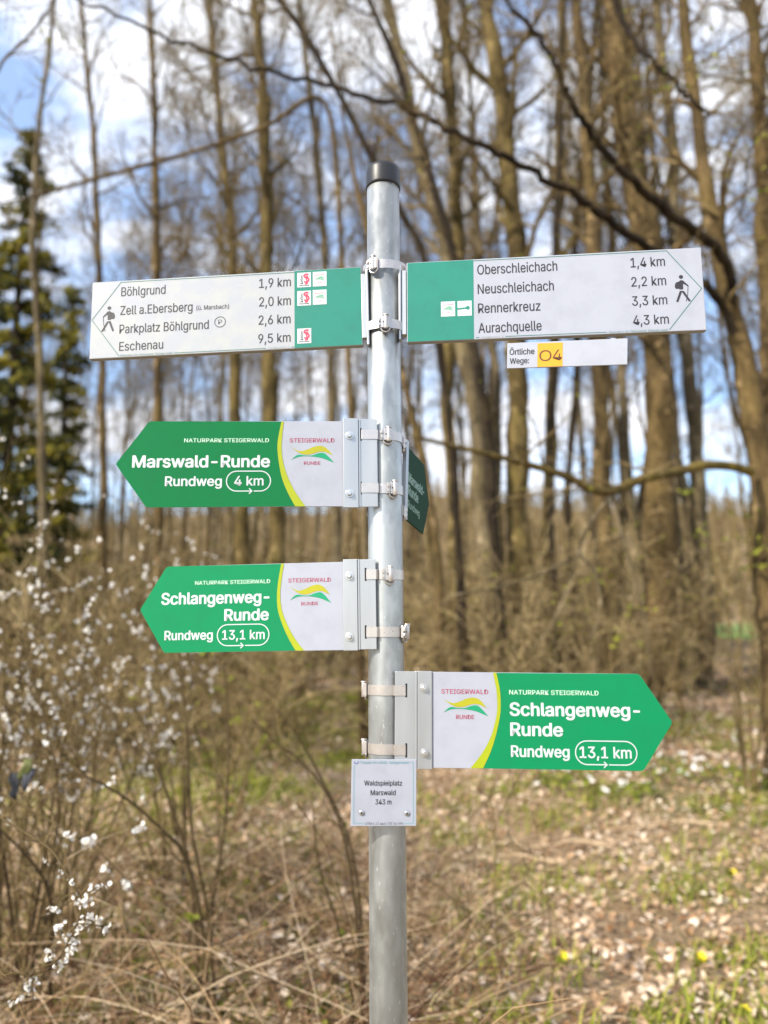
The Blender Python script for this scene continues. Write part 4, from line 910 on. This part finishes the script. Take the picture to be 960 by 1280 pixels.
spray('small white blossom spray in the bottom left corner', [(-25, 1205, .7), (10, 1215, .7), (40, 1222, .7), (34, 1236, .7), (16, 1250, .7)], [(40, 1238, .7, 6, .009), (26, 1246, .7, 6, .008), (14, 1256, .7, 7, .009), (44, 1225, .7, 5, .007), (36, 1230, .7, 4, .006)], 82, .003)
spray('three small blossom tufts on a thin twig left of the location plate', [(-10, 985, 1.5), (60, 1025, 1.45), (120, 1062, 1.4), (160, 1102, 1.4), (175, 1125, 1.4)], [(112, 1052, 1.4, 12, .012), (90, 1047, 1.4, 4, .008), (158, 1105, 1.4, 12, .009), (130, 1084, 1.4, 7, .009), (174, 1034, 1.5, 7, .010), (82, 1044, 1.4, 3, .006)], 83, .004, .016)

# dark arching stems low on the left and beside the post
def bramble(label, lines, seed, r, tone=.1, ntw=10, tw=.22):
    pp = at(*lines[0][0]); rg = random.Random(seed); base = Vector((pp.x, pp.y, pp.z)); root = empty('bare_shrub', label, 'shrub', base); sm, tw_ = MB(), MB()
    for ln in lines:
        E = bez([(at(*p)-base)[:] for p in ln], 7); rr = np.linspace(r, r*.35, len(E)); sm.tube(E, list(rr), 7, 0, tone)
        for k in range(ntw):
            i = rg.randrange(2, len(E)-1); dd = (E[i]-E[i-1]).normalized(); ax = Quaternion(dd, rg.uniform(0, 6.28)) @ dd.orthogonal(); nd = Quaternion(ax, R(rg.uniform(30, 80))) @ dd
            grow(rg, [sm, sm, tw_, tw_], E[i], nd, tw*rg.uniform(.5, 1.6), rr[i]*.4, 2, 3, kids=(0, 3, 3, 2), up=.05, tone=.35, buds=(tw_, .07))
    sm.build('stems', [M['twig']], root); tw_.build('twigs', [M['twig'], M['leaf_green']], root)
G = lambda u, Y: (u, None, Y)
bramble('bare dark shrub with arching stems low in the left foreground', [
    [(262, 1330, 1.9), (258, 1220, 1.9), (248, 1130, 1.9), (228, 1065, 1.85), (205, 1040, 1.8), (160, 1000, 1.75), (110, 972, 1.7), (50, 955, 1.7), (-30, 948, 1.7)],
    [(250, 1330, 2.0), (246, 1180, 2.0), (236, 1080, 2.0), (215, 1010, 2.0), (190, 950, 2.0), (150, 905, 2.1), (110, 840, 2.2), (60, 800, 2.2)],
    [(270, 1330, 2.1), (262, 1160, 2.1), (240, 1040, 2.1), (236, 960, 2.1), (228, 860, 2.2), (218, 760, 2.3)],
    [(240, 1330, 2.2), (262, 1150, 2.2), (282, 1020, 2.3), (285, 900, 2.4), (278, 800, 2.5)]], 91, .0095)
bramble('bare dark shrub with forked stems just left of the lower post', [
    [(452, 1330, 2.0), (450, 1200, 2.0), (440, 1100, 2.0), (428, 1040, 2.0), (404, 985, 2.0), (372, 948, 2.0), (345, 928, 2.0), (316, 900, 2.0)],
    [(456, 1330, 2.1), (452, 1160, 2.1), (436, 1050, 2.1), (400, 970, 2.1), (372, 920, 2.1), (345, 885, 2.1)],
    [(448, 1330, 2.0), (438, 1230, 2.0), (420, 1150, 2.0), (398, 1080, 2.0), (392, 1010, 2.0)]], 92, .008, .05, 7, .18)
bramble('thin dry shrub in front of the leaf litter just right of the lower post', [
    [(640, 1330, 2.4), (626, 1220, 2.4), (618, 1120, 2.4), (620, 1050, 2.4), (612, 985, 2.4)],
    [(610, 1330, 2.4), (600, 1240, 2.4), (585, 1160, 2.4), (560, 1090, 2.4)],
    [(660, 1330, 2.5), (690, 1230, 2.5), (684, 1120, 2.5), (680, 1060, 2.5)]], 93, .006, .4, 9, .22)

# bare shrubs under the trees, in front of the trunks
def tangle_shrub(x, y, H, seed, label='bare tangled shrub with thin arching shoots under the trees', group='bare shrubs under the trees', nst=8):
    rg = random.Random(seed); z = gz(x, y); root = empty('bare_shrub', label, 'shrub', (x, y, z-.03), group); sm, tw_ = MB(), MB()
    for k in range(nst):
        a = rg.uniform(0, 6.28); d = Vector((math.cos(a)*rg.uniform(.2, .9), math.sin(a)*rg.uniform(.2, .8), 1)); r = rg.uniform(.008, .017)
        grow(rg, [sm, sm, sm, tw_], Vector((rg.gauss(0, .15), rg.gauss(0, .15), 0)), d, H*rg.uniform(.7, 1.25), r, 1, 3, up=-.03, wob=.15, kids=(0, 7, 6, 3), tone=rg.choice((.15, .4, .85, .95)), buds=(tw_, .14), mint=.0035)
    sm.build('stems', M['thicket'], root); tw_.build('twigs', [M['thicket'], M['leaf_green']], root)
rgs = random.Random(77)
for i, (u, Y, H) in enumerate([(535, 8.5, 2.0), (575, 9.6, 2.3), (610, 8.0, 1.9), (648, 9.0, 2.2), (690, 7.6, 1.9), (725, 8.6, 2.4), (770, 9.4, 2.5), (812, 10.4, 2.2), (990, 9.0, 2.4), (520, 11.0, 2.6), (665, 11.5, 2.8), (745, 11.2, 2.7), (250, 7.5, 2.0), (300, 9.0, 2.2), (345, 8.2, 1.8), (200, 8.6, 2.2), (120, 7.4, 2.2), (60, 8.8, 2.4), (10, 7.0, 2.2), (410, 12.5, 2.4), (270, 6.0, 1.5)]):
    p = at(u, 860, Y); tangle_shrub(p.x, Y, H, 500+i)

# dry stem tangle
mb = MB(); rg = random.Random(23)
def dry(x, y, n, Ln, tones=(.3, 1)):
    z = gz(x, y)
    for k in range(n):
        q = Vector((x+rg.gauss(0, .12), y+rg.gauss(0, .12), z)); d = Vector((rg.gauss(0, .75), rg.gauss(0, .6), rg.uniform(.25, 1.2))).normalized(); P = [q]; l_ = Ln*rg.uniform(.5, 1.3); dr = rg.uniform(.02, .22)
        for i in range(5): d = (d+Vector((rg.gauss(0, .10), rg.gauss(0, .10), -dr))).normalized(); q = q+d*l_/5; P.append(q)
        r = rg.uniform(.0012, .0034); mb.tube(P, [r, r, r*.9, r*.7, r*.5, .0006], 4, 0, rg.uniform(*tones), False)
for i in range(330):
    x, y, d = wedge(rg, 2.6, 6.2, .05, -.5, .02, 1.3); dry(x, y, 4, rg.uniform(.35, .95))
for i in range(90):
    x, y, d = wedge(rg, 3.4, 7.5, .05, 0, .28, 1.3); dry(x, y, 5, rg.uniform(.2, .55))
for i in range(60):
    x, y, d = wedge(rg, 6, 14, .05, -.5, .5, 1.3); dry(x, y, 5, rg.uniform(.4, 1.0))
for i in range(620):
    x, y, d = wedge(rg, 2.5, 5.6, .05, -.5, .02, 1.2); z = gz(x, y); q = Vector((x, y, z+rg.uniform(0, .25))); a = rg.uniform(0, 6.28); dv = Vector((math.cos(a), math.sin(a)*.6, rg.uniform(-.05, .8))).normalized(); P = [q]; Ln = rg.uniform(.5, 1.5)
    for k in range(6): dv = (dv+Vector((rg.gauss(0, .12), rg.gauss(0, .12), rg.gauss(-.08, .08)))).normalized(); q = q+dv*Ln/6; P.append(q)
    r = rg.uniform(.0014, .0034); t0 = rg.choice((.0, .05, .15, .3, .6, .9)); mb.tube(P, [r, r, r*.9, r*.75, r*.6, r*.4, .0007], 4, 0, t0, False)
    for k in range(5):
        j = rg.randrange(1, 6); e = Vector((rg.gauss(0, 1), rg.gauss(0, 1), rg.gauss(.2, .8))).normalized()*rg.uniform(.06, .3); mb.tube([P[j], P[j]+e*.5+Vector((0, 0, .01)), P[j]+e], [r*.5, r*.4, .0006], 3, 0, t0, False)
tag(mb.build('dry_stem_tangle', M['stem_dry']), 'tangle of tan dead stems and grasses covering the lower left foreground', 'dry stems', kind='stuff')

# fallen twigs on the litter
for i, (u, v, uu, vv, Y) in enumerate([(700, 1105, 560, 1140, 4.6), (900, 1090, 760, 1112, 5.2), (760, 1085, 660, 1110, 4.9), (960, 930, 850, 925, 10.5)]):
    a, b = at(u, v, Y), at(uu, vv, Y); 
    for q in (a, b): q.z = gz(q.x, q.y)+.05
    mb = MB(); E = bez([(0, 0, 0), ((b-a)*.35+Vector((0, .05, .03)))[:], ((b-a)*.7+Vector((0, -.03, .02)))[:], (b-a)[:]], 4); mb.tube(E, list(np.linspace(.013, .004, len(E))), 6, 0, .8)
    rg2 = random.Random(i)
    for k in range(4): j = rg2.randrange(2, len(E)-1); mb.tube([E[j], E[j]+Vector((rg2.gauss(0, .14), rg2.gauss(0, .14), .03))], [.005, .002], 4, 0, .7, False)
    o = mb.build('fallen_branch', M['stem_dry']); o.location = a
    tag(o, ['pale fallen branch on the leaf litter right of the post', 'fallen branch on the leaf litter toward the right edge', 'short fallen twig between the two longer fallen branches', 'grey fallen branch far back at the right edge below the trees'][i], 'branch')

# anemones and celandines
def ground_at(u, v):
    d = CR*((u-480)/FPX)+CU*((640-v)/FPX)+_f; t = 1.0
    for i in range(4000):
        p = CAMP+d*t
        if p.z < gz(p.x, p.y): return p
        t += .01
    return CAMP+d*t
def herb(name, label, cat, u, v, n, spread, seed, petal, fs, hgt, leaves, group=None):
    c = ground_at(u, v); rg = random.Random(seed); c.z = gz(c.x, c.y); root = empty(name, label, cat, c, group); lm, fm = MB(), MB()
    for k in range(leaves):
        a, q = rg.uniform(0, 6.28), spread*math.sqrt(rg.random()); x, y = q*math.cos(a), q*math.sin(a)*.7; z = gz(c.x+x, c.y+y)-c.z
        leaf(lm, Vector((x, y, z+rg.uniform(.02, hgt*.8))), rg.uniform(.04, .09), Vector((rg.gauss(0, .5), rg.gauss(0, .5), 1)), rg.uniform(0, 6.28), rg.uniform(0, .7))
    for k in range(n):
        a, q = rg.uniform(0, 6.28), spread*math.sqrt(rg.random()); x, y = q*math.cos(a), q*math.sin(a)*.7; z = gz(c.x+x, c.y+y)-c.z; h = hgt*rg.uniform(.7, 1.2)
        lm.tube([(x, y, z), (x+.01, y, z+h)], .0015, 3, 0, .3, False); flower(fm, Vector((x+.01, y, z+h)), Vector((rg.gauss(0, .4), rg.gauss(-.5, .4), 1)), fs, rg)
    lm.build('leaves', M['leaf_green'] if petal == 'celandine' else M['grass'], root); o = fm.build('flowers', M[petal], root)
herb('wood_anemone', 'patch of white anemones right of the tip of the lower right arrow sign', 'flowers', 885, 975, 34, .75, 1, 'petal', .042, .13, 260)
herb('wood_anemone', 'small clump of white anemones right below the lower right arrow sign', 'flowers', 783, 996, 12, .32, 2, 'petal', .042, .12, 150)
herb('wood_anemone', 'faint far clump of white anemones by the right edge under the trees', 'flowers', 945, 935, 9, .5, 3, 'petal', .045, .12, 80)
herb('wood_anemone', 'clump of white anemones in leaf litter left of the lower right arrow tip clump', 'flowers', 700, 985, 8, .4, 4, 'petal', .045, .12, 120)
herb('celandine', 'single yellow celandine flower nearest the post on the leaf litter', 'flower', 702, 1213, 1, .01, 5, 'celandine', .05, .06, 14)
herb('celandine', 'yellow celandine flower toward the lower right edge, nearer of two', 'flower', 876, 1211, 1, .01, 6, 'celandine', .05, .06, 10)
herb('celandine', 'yellow celandine flower at the bottom right edge of the photo', 'flower', 930, 1279, 1, .01, 7, 'celandine', .045, .06, 10)
herb('celandine', 'pale yellow celandine flower farther up near the right edge', 'flower', 915, 1100, 1, .01, 8, 'celandine', .045, .06, 10)

# young hazel with fresh leaves, right edge
def hazel(label, spots, seed, bu, Y):
    rg = random.Random(seed); b = at(bu, 880, Y); b.z = gz(b.x, b.y)-.03; root = empty('young_hazel', label, 'sapling', b); sm, lm = MB(), MB()
    for u, v, n in spots:
        t = at(u, v, Y+rg.uniform(-.4, .4))-b; P = bez([(rg.gauss(0, .03), rg.gauss(0, .03), 0), (t*.45+Vector((rg.gauss(0, .1), 0, .15)))[:], t[:]], 6); sm.tube(P, list(np.linspace(.013, .003, len(P))), 5, 0, .4, False)
        for k in range(n): leaf(lm, t+Vector((rg.gauss(0, .09), rg.gauss(0, .09), rg.gauss(0, .048))), rg.uniform(.05, .10), Vector((rg.gauss(0, .8), rg.gauss(-.4, .6), 1)), rg.uniform(0, 6.28), rg.random())
    sm.build('stems', M['twig'], root); lm.build('leaves', M['leaf_green'], root)
hazel('young hazel with fresh yellow green leaves at the right edge', [(942, 672, 14), (950, 690, 8), (880, 662, 7), (890, 672, 6), (935, 710, 6), (915, 640, 5), (860, 620, 6), (955, 640, 5)], 3, 930, 6.2)
hazel('young hazel with sparse leaves below the mossy branch', [(740, 722, 6), (762, 728, 5), (775, 800, 7), (800, 760, 6), (720, 780, 6), (690, 740, 4), (780, 655, 5)], 4, 765, 7.0)
hazel('leafy green shoots left of the path behind the left arrow signs', [(275, 860, 6), (300, 900, 5), (335, 880, 4), (345, 925, 5), (265, 930, 4)], 5, 295, 5.0)

# dark scrap of cloth hanging from the arching stem
c = at(35, 955, 1.7); root = empty('cloth_scrap', 'dark crumpled scrap of cloth hanging from the arching stem at the left edge', 'cloth', c)
def rag(name, offs, m):
    mb = MB(); k = mmpx(1.7); rows = []
    for (u0, u1, v, dy) in offs: rows.append([Vector(((u-35)*k, dy+.006*math.sin(u*.9), -(v-955)*k)) for u in np.linspace(u0, u1, 6)])
    vs = [p[:] for r_ in rows for p in r_]; mb.add(vs, [(j*6+i, j*6+i+1, (j+1)*6+i+1, (j+1)*6+i) for j in range(len(rows)-1) for i in range(5)], 0, .5, True)
    o = mb.build(name, m, root); s = o.modifiers.new('thick', 'SOLIDIFY'); s.thickness = .003; return o
rag('green_fold', [(31, 39, 949, 0), (29, 42, 958, -.008), (25, 38, 966, -.004), (24, 32, 974, 0)], M['cloth_green'])
rag('grey_fold', [(36, 43, 960, .004), (30, 43, 968, -.006), (29, 39, 978, -.003), (30, 35, 986, .002)], M['cloth_grey'])
rag('dark_fold', [(14, 24, 965, .004), (13, 28, 973, -.006), (17, 27, 982, .003), (15, 26, 990, -.004), (18, 25, 996, 0)], M['cloth'])
